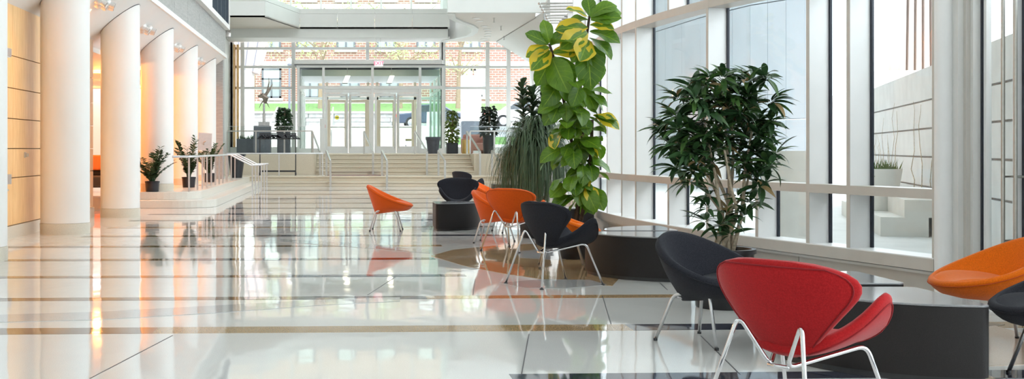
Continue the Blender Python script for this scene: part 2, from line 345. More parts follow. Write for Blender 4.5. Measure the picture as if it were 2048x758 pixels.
inlay('inlaid_sweep', [G(*p) for p in ((1960, 742), (2048, 742), (2048, 757), (1990, 757))], NV)
inlay('inlaid_sweep', [G(*p) for p in ((1913, 662), (1990, 652), (2048, 668), (2048, 730), (1960, 734), (1913, 722))], 'terrazzo_pink', .0004)
for a, b in (((180, 757), (345, 671)), ((1043, 749), (1058, 668)), ((1205, 592), (1222, 648)), ((1402, 672), (1480, 749)), ((950, 560), (946, 590)), ((800, 548), (735, 590)), ((1320, 566), (1335, 580))):
    p, q = G(*a), G(*b); MB().bar((p.x, p.y, -.002), (q.x, q.y, -.002), .006, .007).build('divider_strip', 'divider', floor)

# ---- colonnade: sloped ceiling, cladding band, upper storey
struct(MB().prism_y([(-3.22, 3.54), (-3.22, 3.62), (-4.2, 3.0), (-4.2, 2.80)], -6, 31).build('ceiling', 'ceiling_white'))
lip = struct(MB().box(-3.24, -3.18, -6, 31, 3.54, 3.63).build('trim_1', 'white_paint'))
clad = sempty('wall_cladding_band')
for i in range(20):
    MB().box(-3.26, -3.225, -6 + i * 1.85 + .006, -6 + (i + 1) * 1.85 - .006, 3.63, 4.30).build('panel', 'grey_cladding', clad)
up = struct(MB().box(-3.5, -3.10, -6, 26.9, 4.30, 9).box(-3.5, -3.1, 26.9, 31, 4.30, 4.42).box(-3.5, -3.1, 30.85, 31, 4.42, 9).build('wall_upper_left', 'white_paint'))
w = sempty('window_1')
MB().box(-3.35, -3.33, 26.9, 30.85, 4.42, 9).build('pane', 'glass_green', w)
for y in (26.95, 28.2, 29.0, 30.1, 30.8): MB().box(-3.36, -3.12, y - .03, y + .03, 4.42, 9).build('mullion', 'gasket', w)
struct(MB().box(-9, -3.5, -6, 31, 4.3, 4.4).build('ceiling_upper_room', 'ceiling_white'))
struct(MB().box(-3.48, -3.28, 30.9, 31.25, .295, 3.6).build('trim_2', 'grey_cladding'))
struct(MB().box(-4.35, -4.2, 31, 42.2, 0, 9).build('wall_left_end', 'panel_white'))
wl = sempty('wall_left')
MB().box(-4.4, -4.16, 8.0, 18.72, 0, 3.0).build('backing', 'panel_edge', wl)
ye = [8.0, 9.6, 11.2, 12.75, 14.2, 15.75, 17.25, 18.72]; ze = [.16, .745, 1.105, 1.475, 1.85, 2.25, 2.9]
for i in range(len(ye) - 1):
    for j in range(len(ze) - 1): MB().box(-4.17, -4.10, ye[i] + .004, ye[i + 1] - .004, ze[j] + .005, ze[j + 1] - .005).build('wood_panel', 'maple', wl)
MB().box(-4.41, -4.17, 18.722, 18.74, .16, 2.9).build('wood_panel', 'maple', wl)
struct(MB().box(-4.17, -4.085, 8.0, 18.75, 0, .155).build('baseboard_left', 'stone_base'))
# corridor behind the columns, warm
struct(MB().box(-9, -4.2, -6, 31, 2.72, 2.8).build('ceiling_corridor', 'soffit_cream'))
cw = sempty('wall_corridor')
MB().box(-8.2, -8.02, -6, 36, 0, 2.8).build('backing', 'panel_edge', cw)
for i in range(12):
    for j in range(3): MB().box(-8.02, -7.96, 14 + i * 1.8 + .005, 14 + (i + 1) * 1.8 - .005, .15 + j * .87, .15 + (j + 1) * .87 - .01).build('wood_panel', 'maple', cw)
struct(MB().box(-8.2, -4.35, 35.0, 35.2, 0, 3.0).build('wall_corridor_end', 'soffit_cream'))
struct(MB().box(-4.36, -4.2, 30.9, 31.3, 0, 4).box(-4.18, -3.48, 31.1, 31.25, .295, 3.2).build('wall_niche', 'soffit_cream'))
for k, (x, y) in enumerate(((-5.4, 21.6), (-5.2, 24.2), (-5.2, 27), (-5.2, 30), (-6.8, 22), (-6.8, 26), (-6.8, 30))):
    t = thing('recessed_downlight', 'warm recessed downlight in the corridor ceiling behind the columns', 'downlight', (x, y, 2.72), 0, 'corridor downlights')
    MB().lathe([(.11, -.012), (.12, -.012), (.12, 0), (.11, 0)], 16).build('trim_ring', 'white_paint', t); MB().lathe([(.10, -.006), (.10, 0)], 16).build('lens', 'lamp_glow', t)
    l = bpy.data.objects.new('warm_light', bpy.data.lights.new('warm_light', 'POINT')); C.objects.link(l); l.parent = t; l.location = (0, 0, -.12)
    l.data.energy = 48; l.data.color = (1, .34, .07); l.data.shadow_soft_size = .1
def column(Y, z0, label):
    t = thing('round_column', label, 'column', (-3.65, Y, z0), 0, 'white round columns of the colonnade')
    r = .315; n = 48
    m = MB(); vs = []
    for z in (.145, None):
        for k in range(n):
            a = 2 * math.pi * k / n; x, y = r * math.cos(a), r * math.sin(a)
            vs.append((x, y, z if z else 3.205 + .75 * x - z0))
    m.add(vs, [(k, (k + 1) % n, n + (k + 1) % n, n + k) for k in range(n)] + [tuple(range(n, 2 * n)), tuple(range(n))[::-1]])
    m.build('shaft', 'column_paint', t, smooth=True)
    MB().lathe([(r + .004, 0), (r + .006, .14), (r - .01, .146)], n).build('base', 'stone_base', t, smooth=True)
    vs2 = [(x * 1.015, y * 1.015, z) for x, y, z in vs[n:]] + [(x * .98, y * .98, z + .02) for x, y, z in vs[n:]]
    MB().add(vs2, [(k, (k + 1) % n, n + (k + 1) % n, n + k) for k in range(n)]).build('shadow_gap', 'gasket', t)
column(11.32, 0, 'white round column cut off by the left edge of the picture')
column(15.0, 0, 'widest white round column, in front of the wood panelled wall')
column(18.68, 0, 'white round column at the end of the wood panelled wall, standing on the floor')
column(22.36, .29, 'white round column beside the potted plant on the raised step')
column(26.04, .29, 'white round column between two leafy plants behind the railing')
column(29.72, .29, 'farthest white round column, behind the tilted grey sign')
# ---- raised platform with two steps along the columns
plat = thing('raised_platform', 'cream stone platform with two low steps under the far columns', 'platform')
def rounded(x1, y0, r): return arc(x1 - r, y0 + r, r, -90, 0, 10)
MB().prism([(-4.18, 21.3)] + rounded(-2.45, 21.3, .75) + [(-2.45, 33.52), (-4.18, 33.52)], 0.001, .145).build('lower_step', 'stone_step_light', plat, bevel=.006)
MB().prism([(-4.18, 21.62)] + rounded(-2.78, 21.62, .75) + [(-2.78, 33.52), (-4.18, 33.52)], .145, .29).build('upper_step', 'stone_step_light', plat, bevel=.006)
# ---- far stairs and terrace
st = thing('staircase', 'wide cream stone stairs leading up to the glass entrance doors', 'stairs')
for i, (y, z0, z1) in enumerate(((33.55, 0.001, .15), (33.9, .15, .30))):
    MB().box(-4.18, 5.75 + i * .05, y, 35.4, z0, z1).build('step', 'stone_step', st, bevel=.006)
    MB().box(-4.18, 5.75 + i * .05, y - .035, y, z1 - .04, z1).build('nosing', 'stone_step', st, bevel=.006)
for i in range(5):
    MB().box(-.9, 3.98, 35.4 + .31 * i, 37.2, .30 + i * .129, .30 + (i + 1) * .129).build('step', 'stone_step', st, bevel=.006)
    MB().box(-.9, 3.98, 35.365 + .31 * i, 35.4 + .31 * i, .30 + (i + 1) * .129 - .035, .30 + (i + 1) * .129).build('nosing', 'stone_step', st, bevel=.006)
MB().box(-.6, 1.2, 34.5, 35.35, .30, .306).build('entrance_mat', 'carpet_maroon', st)
ter = struct(MB().box(-4.18, -.902, 35.42, 47.2, .30, .945).box(3.982, 6.0, 35.42, 42.3, .30, .945).box(-.902, 3.982, 37.2, 47.2, .30, .945).build('floor_terrace', 'stone_step'))
# ---- end wall of glass with mezzanine above
YE = 42.0
def ex(px): return (px - CX) * YE / F
def ez(py): return EYE + (CY - py) * YE / F
w2 = sempty('window_2')
cols = [(-4.18, 465), (465, 485), (485, 588), (588, 597)]
def endpane(a, b, z0, z1):
    MB().box(a, b, YE + .03, YE + .04, z0, z1).build('pane', 'glass_clear', w2)
zr = [1.17, ez(176), ez(134), ez(97), 5.0]
xl = [-4.18, ex(465), ex(485), ex(587)]; xr = [ex(887), ex(975), ex(1017), ex(1064)]
for xs in (xl, xr):
    for i in range(len(xs) - 1):
        for j in range(4): endpane(xs[i], xs[i + 1], zr[j], zr[j + 1])
    for x in xs: MB().box(x - .07, x + .07, YE - .06, YE + .08, 1.17, 5.0).build('mullion', 'frame_grey', w2)
    for z in zr[1:4]: MB().box(xs[0], xs[-1], YE - .05, YE + .07, z - .045, z + .045).build('transom', 'frame_grey', w2)
for x in (ex(465) + .08, ex(465) + .2): MB().box(x - .04, x + .04, YE - .2, YE + .05, 1.17, 4.9).build('mullion', 'maple', w2)  # maple colour here stands in for orange light falling on the jambs
xm = [ex(587), ex(735), ex(882)]
for i in range(2):
    for j in (0, 1): endpane(xm[i], xm[i + 1], (4.4, zr[3])[j], (zr[3], 5.0)[j])
for x in xm[1:]: MB().box(x - .06, x + .06, YE - .06, YE + .08, 4.35, 5.0).build('mullion', 'frame_grey', w2)
MB().box(xm[0], xm[2], YE - .05, YE + .07, zr[3] - .045, zr[3] + .045).build('transom', 'frame_grey', w2)
struct(MB().box(-4.18, ex(597), YE - .15, YE + .15, .945, 1.17).box(ex(887), ex(1064), YE - .15, YE + .15, .945, 1.17).build('baseboard_end', 'frame_grey'))
# mezzanine
mz = struct(MB().prism([(-4.18, 36.7), (-2.55, 36.7), (-1.58, 40.2), (3.6, 40.2), (3.6, YE - .1), (-4.18, YE - .1)], 5.31, 5.36).build('ceiling_mezzanine', 'soffit_cream'))
mw = sempty('wall_mezzanine')
def fpanel(a, b, z0, z1, m='panel_white', th=.06, name='panel'):
    a, b = Vector((*a, 0)), Vector((*b, 0)); d = (b - a).normalized(); n = Vector((-d.y, d.x, 0)) * th; a2, b2 = a + d * .005, b - d * .005
    MB().prism([tuple(p[:2]) for p in (a2, b2, b2 + n, a2 + n)], z0, z1).build(name, m, mw)
segs = [((-4.18, 36.7), (-2.55, 36.7)), ((-2.55, 36.7), (-1.58, 40.2))] + [((-1.58 + i * 1.31, 40.2), (-1.58 + (i + 1) * 1.31, 40.2)) for i in range(4)]
for a, b in segs:
    fpanel(a, b, 5.31, 5.825); fpanel(a, b, 5.835, 6.0)
for i in range(5): pass
MB().box(-4.0, 3.6, 40.25, 40.5, 5.0, 5.31).build('beam', 'panel_white', mw)
MB().box(-4.18, 3.7, 40.5, YE - .1, 5.0, 5.06).build('beam_soffit', 'ceiling_white', mw)
MB().box(-4.18, 3.6, 40.3, YE + .1, 5.9, 5.99).build('mezzanine_slab', 'panel_white', mw)
w3 = sempty('window_3')
xs = [-4.18 + i * 1.1 for i in range(8)] + [3.7]
for i in range(8):
    MB().box(xs[i], xs[i + 1], YE, YE + .01, 6.0, 9.0).build('pane', 'glass_green', w3)
    MB().box(xs[i] - .03, xs[i] + .03, YE - .05, YE + .05, 6.0, 9.0).build('mullion', 'frame_grey', w3)
MB().box(-4.18, 3.7, YE - .05, YE + .05, 7.4, 7.5).build('transom', 'frame_grey', w3)
# bulkhead with an S-curved edge at the right
pts = [(3.17, 33.2), (3.30, 34.2), (3.62, 35.2), (4.05, 36.2), (4.32, 37.2), (4.42, 38.3), (4.38, 39.4), (4.1, 40.4), (3.72, 41.1), (3.72, 42.0)]
bk = struct(MB().prism(pts + [(6.9, 42.0), (5.5, 33.2)], 5.02, 5.06).build('ceiling_bulkhead', 'soffit_cream'))
bf = MB()
outer = [(p[0] - .22, p[1]) for p in pts]
MB().prism(outer + pts[::-1], 4.98, 9.0).build('wall_bulkhead_edge', 'panel_white'); struct(bpy.data.objects['wall_bulkhead_edge'])
struct(MB().box(2.95, 6.6, 33.0, 33.2, 5.02, 9).build('wall_bulkhead', 'panel_white'))
for k, (px, py) in enumerate(((952, 36), (959, 42), (969, 52), (974, 58), (976, 63), (976, 68), (975, 73), (968, 78), (963, 83))):
    d = 3.92 * F / (CY - py); p = W(px, py, d)
    t = thing('recessed_downlight', 'small recessed downlight along the curved edge of the bulkhead ceiling', 'downlight', (p.x, p.y, 5.02), 0, 'bulkhead downlights')
    MB().lathe([(.10, -.015), (.12, -.015), (.12, 0), (.10, 0)], 14).build('trim_ring', 'frame_grey', t); MB().lathe([(.095, -.008), (.095, 0)], 14).build('lens', 'downlight_glow', t)
for k, (px, py) in enumerate(((988, 36), (1002, 52), (1008, 72), (993, 83))):
    d = 3.92 * F / (CY - py); p = W(px, py, d)
    t = thing('fire_sprinkler', 'small metal sprinkler head hanging from the bulkhead ceiling', 'sprinkler', (p.x, p.y, 5.02), 0, 'bulkhead sprinklers')
    MB().lathe([(.04, -.01), (.04, 0)], 10).build('rosette', 'steel', t); MB().lathe([(.012, -.13), (.012, -.01)], 8).build('pipe', 'steel', t); MB().lathe([(.035, -.14), (.035, -.13)], 10).build('deflector', 'steel', t)
# sloping ceiling down to the facade, and the louvre near it
slo = MB(); vs = []
for i in range(25):
    y = 33.3 + i * 8.6 / 24; X = fx(y); w_ = .03 + 1.35 * (y - 33.3) / 8.6
    vs += [(X - w_, y, 5.0), (X + .15, y, 4.05 if y > 24 else 4.05), (X - w_, y, 5.06), (X + .15, y, 4.11)]
fs = []
for i in range(24):
    a = i * 4; b = a + 4; fs += [(a, b, b + 1, a + 1), (a + 2, a + 3, b + 3, b + 2)]
struct(slo.add(vs, fs).build('ceiling_slope', 'ceiling_white'))
t = thing('ceiling_louvre', 'row of thin grey metal louvre bars hanging under the ceiling above the fig', 'louvre')
for px, py in ((1079, 7), (1082, 13), (1085, 19), (1088, 24), (1092, 31), (1094, 36), (1097, 41), (1099, 46)):
    d = 2.3 * F / (CY - py); p = W(px, py, d)
    MB().tube([(p.x, p.y, p.z), (p.x + .8, p.y - .05, p.z)], .016, 8).build('louvre_bar', 'steel', t, smooth=True); MB().ball((p.x, p.y, p.z), .026, 8).build('end_cap', 'steel', t, smooth=True)
MB().bar((3.72, 17.5, 3.44), (4.0, 21.4, 3.44), .05, .04).build('carrier_rail', 'gasket', t)
# ---- right facade
w4 = sempty('window_4')
zs = [.32, .78, 2.47, 5.2, 9.0]
common = [1869, 1697, 1616, 1415, 1272, 1244]; extra = [1514, 1337]
far = [13.9, 15.6, 17.6, 19.6, 21.8, 24.2, 27, 30, 33.5, 37, 41.9]
rows = {0: sorted([fpx(p) for p in common + extra] + far), 1: sorted([fpx(p) for p in common] + far), 2: sorted([fpx(p) for p in common + extra] + far)}
rows[3] = rows[1]
def fin(Y, z0, z1, w=.035, dp=.20):
    n = fn(Y); t = Vector((-n.y, n.x, 0)); c = fpt(Y); q = [c - t * w / 2, c + t * w / 2, c + t * w / 2 + n * dp, c - t * w / 2 + n * dp]
    MB().prism([tuple(p[:2]) for p in q], z0, z1).build('mullion', 'alu_white', w4)
    q = [c - t * (w / 2 + .002) - n * .004, c + t * (w / 2 + .002) - n * .004, c + t * (w / 2 + .002), c - t * (w / 2 + .002)]
    MB().prism([tuple(p[:2]) for p in q], z0, z1).build('mullion_cap', 'alu_beige', w4)
    q = [c - t * (w / 2 + .022) + n * .185, c - t * (w / 2) + n * .185, c - t * w / 2 + n * .205, c - t * (w / 2 + .022) + n * .205]
    MB().prism([tuple(p[:2]) for p in q], z0, z1).build('gasket', 'gasket', w4)
for r, ylist in rows.items():
    za, zb = zs[r], zs[r + 1]
    for i, y in enumerate(ylist):
        fin(y, za, zb)
        if i:
            y0 = ylist[i - 1]; q = [fpt(y0, .2), fpt((y0 + y) / 2, .2), fpt(y, .2), fpt(y, .21), fpt((y0 + y) / 2, .21), fpt(y0, .21)]
            MB().prism([tuple(p[:2]) for p in q], za, zb).build('pane', 'glass_clear', w4)
def ribbon(y0, y1, o0, o1, z0, z1, name, m, parent, step=.35):
    n = max(2, int((y1 - y0) / step)); Y = [y0 + (y1 - y0) * i / n for i in range(n + 1)]
    vs = []
    for y in Y:
        a, b = fpt(y, o0), fpt(y, o1); vs += [(a.x, a.y, z0), (b.x, b.y, z0), (b.x, b.y, z1), (a.x, a.y, z1)]
    fs = [(3, 2, 1, 0), tuple(4 * n + k for k in range(4))]
    for i in range(n): fs += [(4 * i + k, 4 * i + (k + 1) % 4, 4 * i + 4 + (k + 1) % 4, 4 * i + 4 + k) for k in range(4)]
    return MB().add(vs, fs).build(name, m, parent)
Y0 = fpx(1872)
ribbon(Y0, 41.9, -.005, .2, .745, .815, 'transom', 'alu_beige', w4); ribbon(Y0, 41.9, -.005, .2, 2.43, 2.51, 'transom', 'alu_beige', w4); ribbon(Y0, 41.9, -.005, .2, 5.16, 5.24, 'transom', 'alu_beige', w4)
ribbon(Y0, 41.9, -.02, .24, .235, .33, 'window_sill', 'alu_white', w4); ribbon(Y0, 41.9, -.022, -.016, .235, .322, 'sill_cap', 'alu_beige', w4)
bb = sempty('baseboard_right')
Yb = Y0
while Yb < 41:
    ribbon(Yb + .004, min(Yb + 1.5, 41.8) - .004, .06, .2, 0.0, .235, 'base_panel', 'alu_beige', bb); Yb += 1.5
ribbon(Y0, 41.8, .02, .07, .205, .225, 'convector_grille', 'frame_grey', bb)
# round post and the glazed door at the right
pp = fpt(fpx(1888), .0)
struct(MB().lathe([(.062, 0), (.062, 9)], 24, pp.x, pp.y).build('trim_3', 'alu_white', smooth=True))
d1 = sempty('door_1')
ya, yb = fpx(1908), fpx(1936); A, B = fpt(ya, .02), fpt(yb, .02)
for k, (a, b, m) in enumerate(((1906, 1917, 'frame_grey'), (1917, 1926, 'alu_beige'), (1926, 1936, 'frame_grey'))):
    a_, b_ = fpt(fpx(a), .03 + .02 * k), fpt(fpx(b), .03 + .02 * k); MB().bar((*((a_ + b_) / 2)[:2], 0), (*((a_ + b_) / 2)[:2], 9), (a_ - b_).length + .01, .08).build('door_jamb', m, d1)
a_, b_ = fpt(fpx(1937), .1), fpt(fpx(2022), .1)
def leaf(a_, b_, par):
    d = (b_ - a_).normalized(); L_ = (b_ - a_).length
    def vbar(s, w, m, z0=.02, z1=9, th=.05, nm='stile'):
        c = a_ + d * s; MB().bar((c.x, c.y, z0), (c.x, c.y, z1), w, th).build(nm, m, par)
    vbar(.02, .035, 'gasket'); vbar(.055, .035, 'alu_white'); vbar(L_ - .03, .06, 'alu_white')
    MB().bar((*(a_ + d * .02)[:2], .09), (*(b_ - d * .01)[:2], .09), .05, .16).build('bottom_rail', 'alu_beige', par)
    MB().bar((*(a_ + d * .02)[:2], 4.6), (*(b_ - d * .01)[:2], 4.6), .012, 8.86).build('pane', 'glass_clear', par)
leaf(a_, b_, d1)
a2_, b2_ = fpt(fpx(2024), .1), fpt(fpx(2024) - 1.0, .1)
leaf(a2_, b2_, d1)
MB().bar((*fpt(Y0, .1)[:2], .012), (*fpt(Y0 - 2.4, .1)[:2], .012), .28, .024).build('threshold', 'frame_grey', d1)
for px in (2011, 2036):
    y = fpx(px); p = fpt(y, -.02); s = .012
    h = MB().tube([(p.x, p.y, .32), (p.x, p.y, 2.75)], s, 10).build('pull_handle', 'steel', d1, smooth=True)
    n = fn(y)
    for z in (.5, .92, 2.4): MB().tube([(p.x, p.y, z), (p.x + n.x * .12, p.y + n.y * .12, z)], .008, 8).build('standoff', 'steel', h, smooth=True)
struct(MB().box(4.0, 9, -8, -7.9, 0, 9).box(-9, 4, -8, -7.9, 0, 9).build('wall_back', 'white_paint'))
# facade wall continues beside and behind the camera
rg = sempty('window_5')
yy = [-7.9 + i * 1.6 for i in range(8)] + [fpx(2024) - 1.02]
for i in range(8):
    q = [fpt(yy[i], .1), fpt(yy[i + 1], .1), fpt(yy[i + 1], .11), fpt(yy[i], .11)]
    MB().prism([tuple(p[:2]) for p in q], .1, 9).build('pane', 'glass_clear', rg)
    c = fpt(yy[i], .08); MB().box(c.x - .05, c.x + .05, c.y - .05, c.y + .05, 0, 9).build('mullion', 'alu_white', rg)
struct(MB().box(-4.3, -4.16, -8, 8.0, 0, 3.0).build('wall_left_near', 'white_paint'))
# unseen roof: solid near the camera, strip openings farther on to balance the light
rf = MB()
for i in range(14):
    y = -8 + i * 3.68; rf.box(-4.4, 9.2, y, min(y + (3.68 if y < 14 else 2.65), 42.3), 9.0, 9.3)
struct(rf.build('ceiling_roof_unseen', 'ceiling_white'))
# ================================================================== CHAIRS AND TABLES
def shell(fnc, hw, T, nu=22, nt_=20, t0=0.0, t1=1.0, e_pow=7):
    """padded shell: fnc(s,t)->Vector, hw(t) half width; returns a builder and a surface function (u,t,side)"""
    def nrm(s, t):
        e = 1e-3; a = fnc(s + e, t) - fnc(s - e, t); b = fnc(s, min(t + e, 1)) - fnc(s, max(t - e, 0)); return a.cross(b).normalized()
    def surf(u, t, side, extra=0):
        s = u * hw(t); e = max(abs(u), abs(2 * t - 1)); th = T / 2 * math.sqrt(max(0, 1 - e ** e_pow)) + extra
        return fnc(s, t) + nrm(s, t) * th * side
    def warp(k, n):                         # denser towards the rim
        x = -1 + 2 * k / n; return math.sin(x * math.pi / 2)
    m = MB()
    for side in (1, -1):
        vs = [surf(warp(i, nu), (warp(j, nt_) + 1) / 2, side) for j in range(nt_ + 1) for i in range(nu + 1)]
        fs = [(j * (nu + 1) + i, j * (nu + 1) + i + 1, (j + 1) * (nu + 1) + i + 1, (j + 1) * (nu + 1) + i) for j in range(nt_) for i in range(nu)]
        m.add(vs, fs if side > 0 else [f[::-1] for f in fs])
    return m, surf
def hw_back(t):
    w = .065 + .375 * t
    if t < .16: w *= math.sqrt(max(0, 1 - (1 - t / .16) ** 2))
    if t > .58: w *= max(0, 1 - ((t - .58) / .42) ** 2.3) ** (1 / 2.3)
    return w
def hw_seat(t):
    w = .13 + .36 * min(t, .78)
    if t < .16: w *= math.sqrt(max(0, 1 - (1 - t / .16) ** 2))
    if t > .50: w *= max(0, 1 - ((t - .50) / .50) ** 2.2) ** (1 / 2.2)
    return w
def f_back(s, t):
    q = .48; return Vector((q * math.sin(s / q), -.045 - .15 * t - .02 * math.sin(math.pi * t) + q * (1 - math.cos(s / q)), .295 + .385 * t - .05 * s * s))
def f_seat(s, t):
    q = .285 - .03 * t; a = s / q; return Vector((q * math.sin(a), -.115 + .435 * t - .12 * s * s, .325 + .035 * t - .06 * max(0, t - .7) ** 2 * 5 + q * (1 - math.cos(a)) - .012 * math.sin(math.pi * t)))
def smooth_path(pts, r=.05, n=5):           # rounds the corners of a polyline
    P = [Vector(p) for p in pts]; out = [P[0]]
    for i in range(1, len(P) - 1):
        a, b, c = P[i - 1], P[i], P[i + 1]; d0 = (a - b); d1 = (c - b); k = min(r, d0.length * .45, d1.length * .45)
        p, q = b + d0.normalized() * k, b + d1.normalized() * k
        out += [p * (1 - t) ** 2 + b * 2 * t * (1 - t) + q * t * t for t in [j / n for j in range(n + 1)]]
    return out + [P[-1]]
def make_slice(fab, pip):
    t = thing('lounge_chair', 'x', 'chair')
    m, sb = shell(f_back, hw_back, .06)
    b = m.build('backrest', fab, t, smooth='all', weld=True)
    m, ss = shell(f_seat, hw_seat, .062)
    s = m.build('seat', fab, t, smooth='all', weld=True)
    def seam(sf, side):
        pth = [sf(.9, .05 + .90 * i / 24, side, .0015) for i in range(25)] + [sf(.9 - 1.8 * i / 12, .95, side, .0015) for i in range(1, 12)] + [sf(-.9, .95 - .90 * i / 24, side, .0015) for i in range(25)]
        return pth
    # which side faces outwards: backrest rear (-y), seat underside (-z)
    sd = 1 if sb(0, .5, 1).y < sb(0, .5, -1).y else -1
    MB().tube(seam(sb, sd), .0032, 6).build('piping', pip, b, smooth='all')
    sd = 1 if ss(0, .5, 1).z < ss(0, .5, -1).z else -1
    MB().tube(seam(ss, sd), .0032, 6).build('piping', pip, s, smooth='all')
    for sgn in (-1, 1):
        pth = smooth_path([(sgn * .235, -.31, .006), (sgn * .135, -.19, .452), (sgn * .035, -.128, .262), (sgn * .185, .175, .34), (sgn * .235, .31, .006)], .045, 6)
        fr = MB().tube(pth, .0085, 10).build('frame', 'chrome', t, smooth='all')
        for y in (-.31, .31): MB().lathe([(.017, 0), (.017, .005), (.010, .012)], 14, sgn * .235, y).build('glide', 'black_plastic', fr, smooth=True)
    MB().tube([(-.045, -.128, .264), (.045, -.128, .264)], .0085, 8).build('frame_link', 'chrome', t, smooth='all')
    return t
def make_bucket(fab, pip):
    t = thing('tub_chair', 'x', 'chair')
    n = 44
    def rim(a): return Vector((.335 * math.sin(a), .045 + .315 * math.cos(a), .447 - .127 * math.cos(a) + .016 * math.cos(2 * a)))
    def bot(a): return Vector((.12 * math.sin(a), .0 + .15 * math.cos(a), .243 + .02 * math.cos(a)))
    rows = []
    for k in range(0, 9):                       # outside wall
        f = k / 8; row = []
        for i in range(n):
            a = 2 * math.pi * i / n; p = bot(a).lerp(rim(a), f); bulge = .05 * math.sin(math.pi * f) * (0.5 + .5 * math.cos(a)); p += Vector((math.sin(a) * .025 * math.sin(math.pi * f), math.cos(a) * .6 * bulge, -.5 * bulge)); row.append(p)
        rows.append(row)
    for ang in (30, 75, 120, 165):              # rolled lip
        row = []
        for i in range(n):
            a = 2 * math.pi * i / n; p = rim(a); out = Vector((math.sin(a), math.cos(a), 0)); r_ = .024
            c = p - out * r_; row.append(c + out * r_ * math.cos(R(ang)) + Vector((0, 0, r_ * math.sin(R(ang)) * 1.2)))
        rows.append(row)
    for k in range(1, 7):                       # inside wall down to the seat
        f = k / 6; row = []
        for i in range(n):
            a = 2 * math.pi * i / n; q = rim(a) - Vector((math.sin(a), math.cos(a), 0)) * .047; b = Vector((.15 * math.sin(a), .03 + .15 * math.cos(a), .32)); row.append(q.lerp(b, f ** .9))
        rows.append(row)
    m = MB(); vs = [p for r_ in rows for p in r_]
    fs = [(j * n + i, j * n + (i + 1) % n, (j + 1) * n + (i + 1) % n, (j + 1) * n + i) for j in range(len(rows) - 1) for i in range(n)]
    fs += [tuple(range(n))[::-1], tuple((len(rows) - 1) * n + i for i in range(n))]
    m.add(vs, [f[::-1] for f in fs])
    sh = m.build('shell', fab, t, smooth='all', weld=True)
    MB().tube([rim(2 * math.pi * i / 60) + Vector((math.sin(2 * math.pi * i / 60), math.cos(2 * math.pi * i / 60), 0)) * .0 + Vector((0, 0, -.004)) for i in range(60)], .003, 6, closed=True).build('piping', pip, sh, smooth='all')
    # seat pad: fills the bowl and rolls over the front lip
    def fpad(s, tt): return Vector((s, -.14 + .475 * tt, .325 + .018 * tt - .03 * max(0, tt - .7) ** 2 * 9 + .8 * s * s))
    def hwp(tt):
        w = .235 + .03 * tt
        if tt < .35: w *= math.sqrt(max(0, 1 - (1 - tt / .35) ** 2))
        if tt > .45: w *= max(0, 1 - ((tt - .45) / .55) ** 2.2) ** (1 / 2.2)
        return w
    m, _ = shell(fpad, hwp, .075, 18, 16, e_pow=4)
    m.build('seat_pad', fab, t, smooth='all', weld=True)
    for sgn in (-1, 1):
        pth = smooth_path([(sgn * .205, -.205, .006), (sgn * .135, -.135, .262), (sgn * .15, .115, .318), (sgn * .205, .205, .006)], .04, 6)
        fr = MB().tube(pth, .0095, 10).build('frame', 'satin_steel', t, smooth='all')
        for y in (-.205, .205): MB().lathe([(.012, 0), (.012, .014)], 10, sgn * .205, y).build('glide', 'black_plastic', fr)
    MB().tube([(-.135, -.11, .256), (-.05, -.09, .240), (.05, -.09, .240), (.135, -.11, .256)], .009, 8).build('cross_bar', 'satin_steel', t, smooth='all')
    MB().tube([(-.15, .09, .305), (-.06, .08, .262), (.06, .08, .262), (.15, .09, .305)], .009, 8).build('cross_bar', 'satin_steel', t, smooth='all')
    return t
def face(dx, dy): return math.atan2(-dx, dy)     # rotation that turns local +y to the facing direction
sl = make_slice('fabric_red', 'piping_red'); bu = make_bucket('fabric_navy', 'piping_navy')
NAVY = {'fabric_red': 'fabric_navy', 'piping_red': 'piping_navy'}; ORS = {'fabric_red': 'fabric_orange', 'piping_red': 'piping_orange'}
ORB = {'fabric_navy': 'fabric_orange', 'piping_navy': 'piping_orange'}; ORB2 = {'fabric_navy': 'fabric_orange_bright', 'piping_navy': 'piping_orange'}
GS, GB = 'lounge chairs of two curved slices', 'round tub chairs'
sl.location = (1.77, 4.50, 0); sl.rotation_euler = (0, 0, face(.80, .60)); sl['label'] = 'red curved lounge chair on chrome legs, nearest the camera'; sl['group'] = GS
dup(sl, (1.70, 9.35, 0), face(.88, .474), 'charcoal curved lounge chair seen from behind, beside the dark low table and fig', GS, NAVY)
dup(sl, (1.84, 12.5, 0), face(.61, .79), 'orange curved lounge chair seen from behind, its broad back left of the charcoal one', GS, ORS)
dup(sl, (1.64, 16.7, 0), face(-.12, -1), 'charcoal curved lounge chair facing the camera behind the small dark block', GS, NAVY)
dup(sl, (2.30, 21.9, 0), face(.88, .474), 'farthest charcoal curved lounge chair, only its back showing near the stairs', GS, NAVY)
bu.location = (2.07, 6.565, 0); bu.rotation_euler = (0, 0, face(.60, -.80)); bu['label'] = 'charcoal tub chair between the red chair and the dracaena pot'; bu['group'] = GB
dup(bu, (.56, 15.55, 0), face(1, -.12), 'orange tub chair standing alone left of the others, facing right', GB, ORB)
dup(bu, (1.76, 13.55, 0), face(.95, -.3), 'orange tub chair half hidden behind the orange curved lounge chair', GB, ORB)
dup(bu, (2.22, 15.3, 0), face(-.95, -.2), 'charcoal tub chair facing left, mostly hidden behind the two orange chairs', GB)
dup(bu, (2.22, 17.95, 0), face(.9, -.3), 'farthest orange tub chair, a strip of its rim showing behind the group', GB, ORB)
dup(bu, (2.02, 10.72, 0), face(.98, -.15), 'orange tub chair behind the charcoal curved chair, by the fig', GB, ORB2)
dup(bu, (3.68, 6.47, 0), face(-1, .05), 'bright orange tub chair at the right edge, facing left beside the glass door', GB, ORB2)
dup(bu, (3.44, 5.42, 0), face(-.98, .1), 'charcoal tub chair cut off by the right edge in front of the orange one', GB)
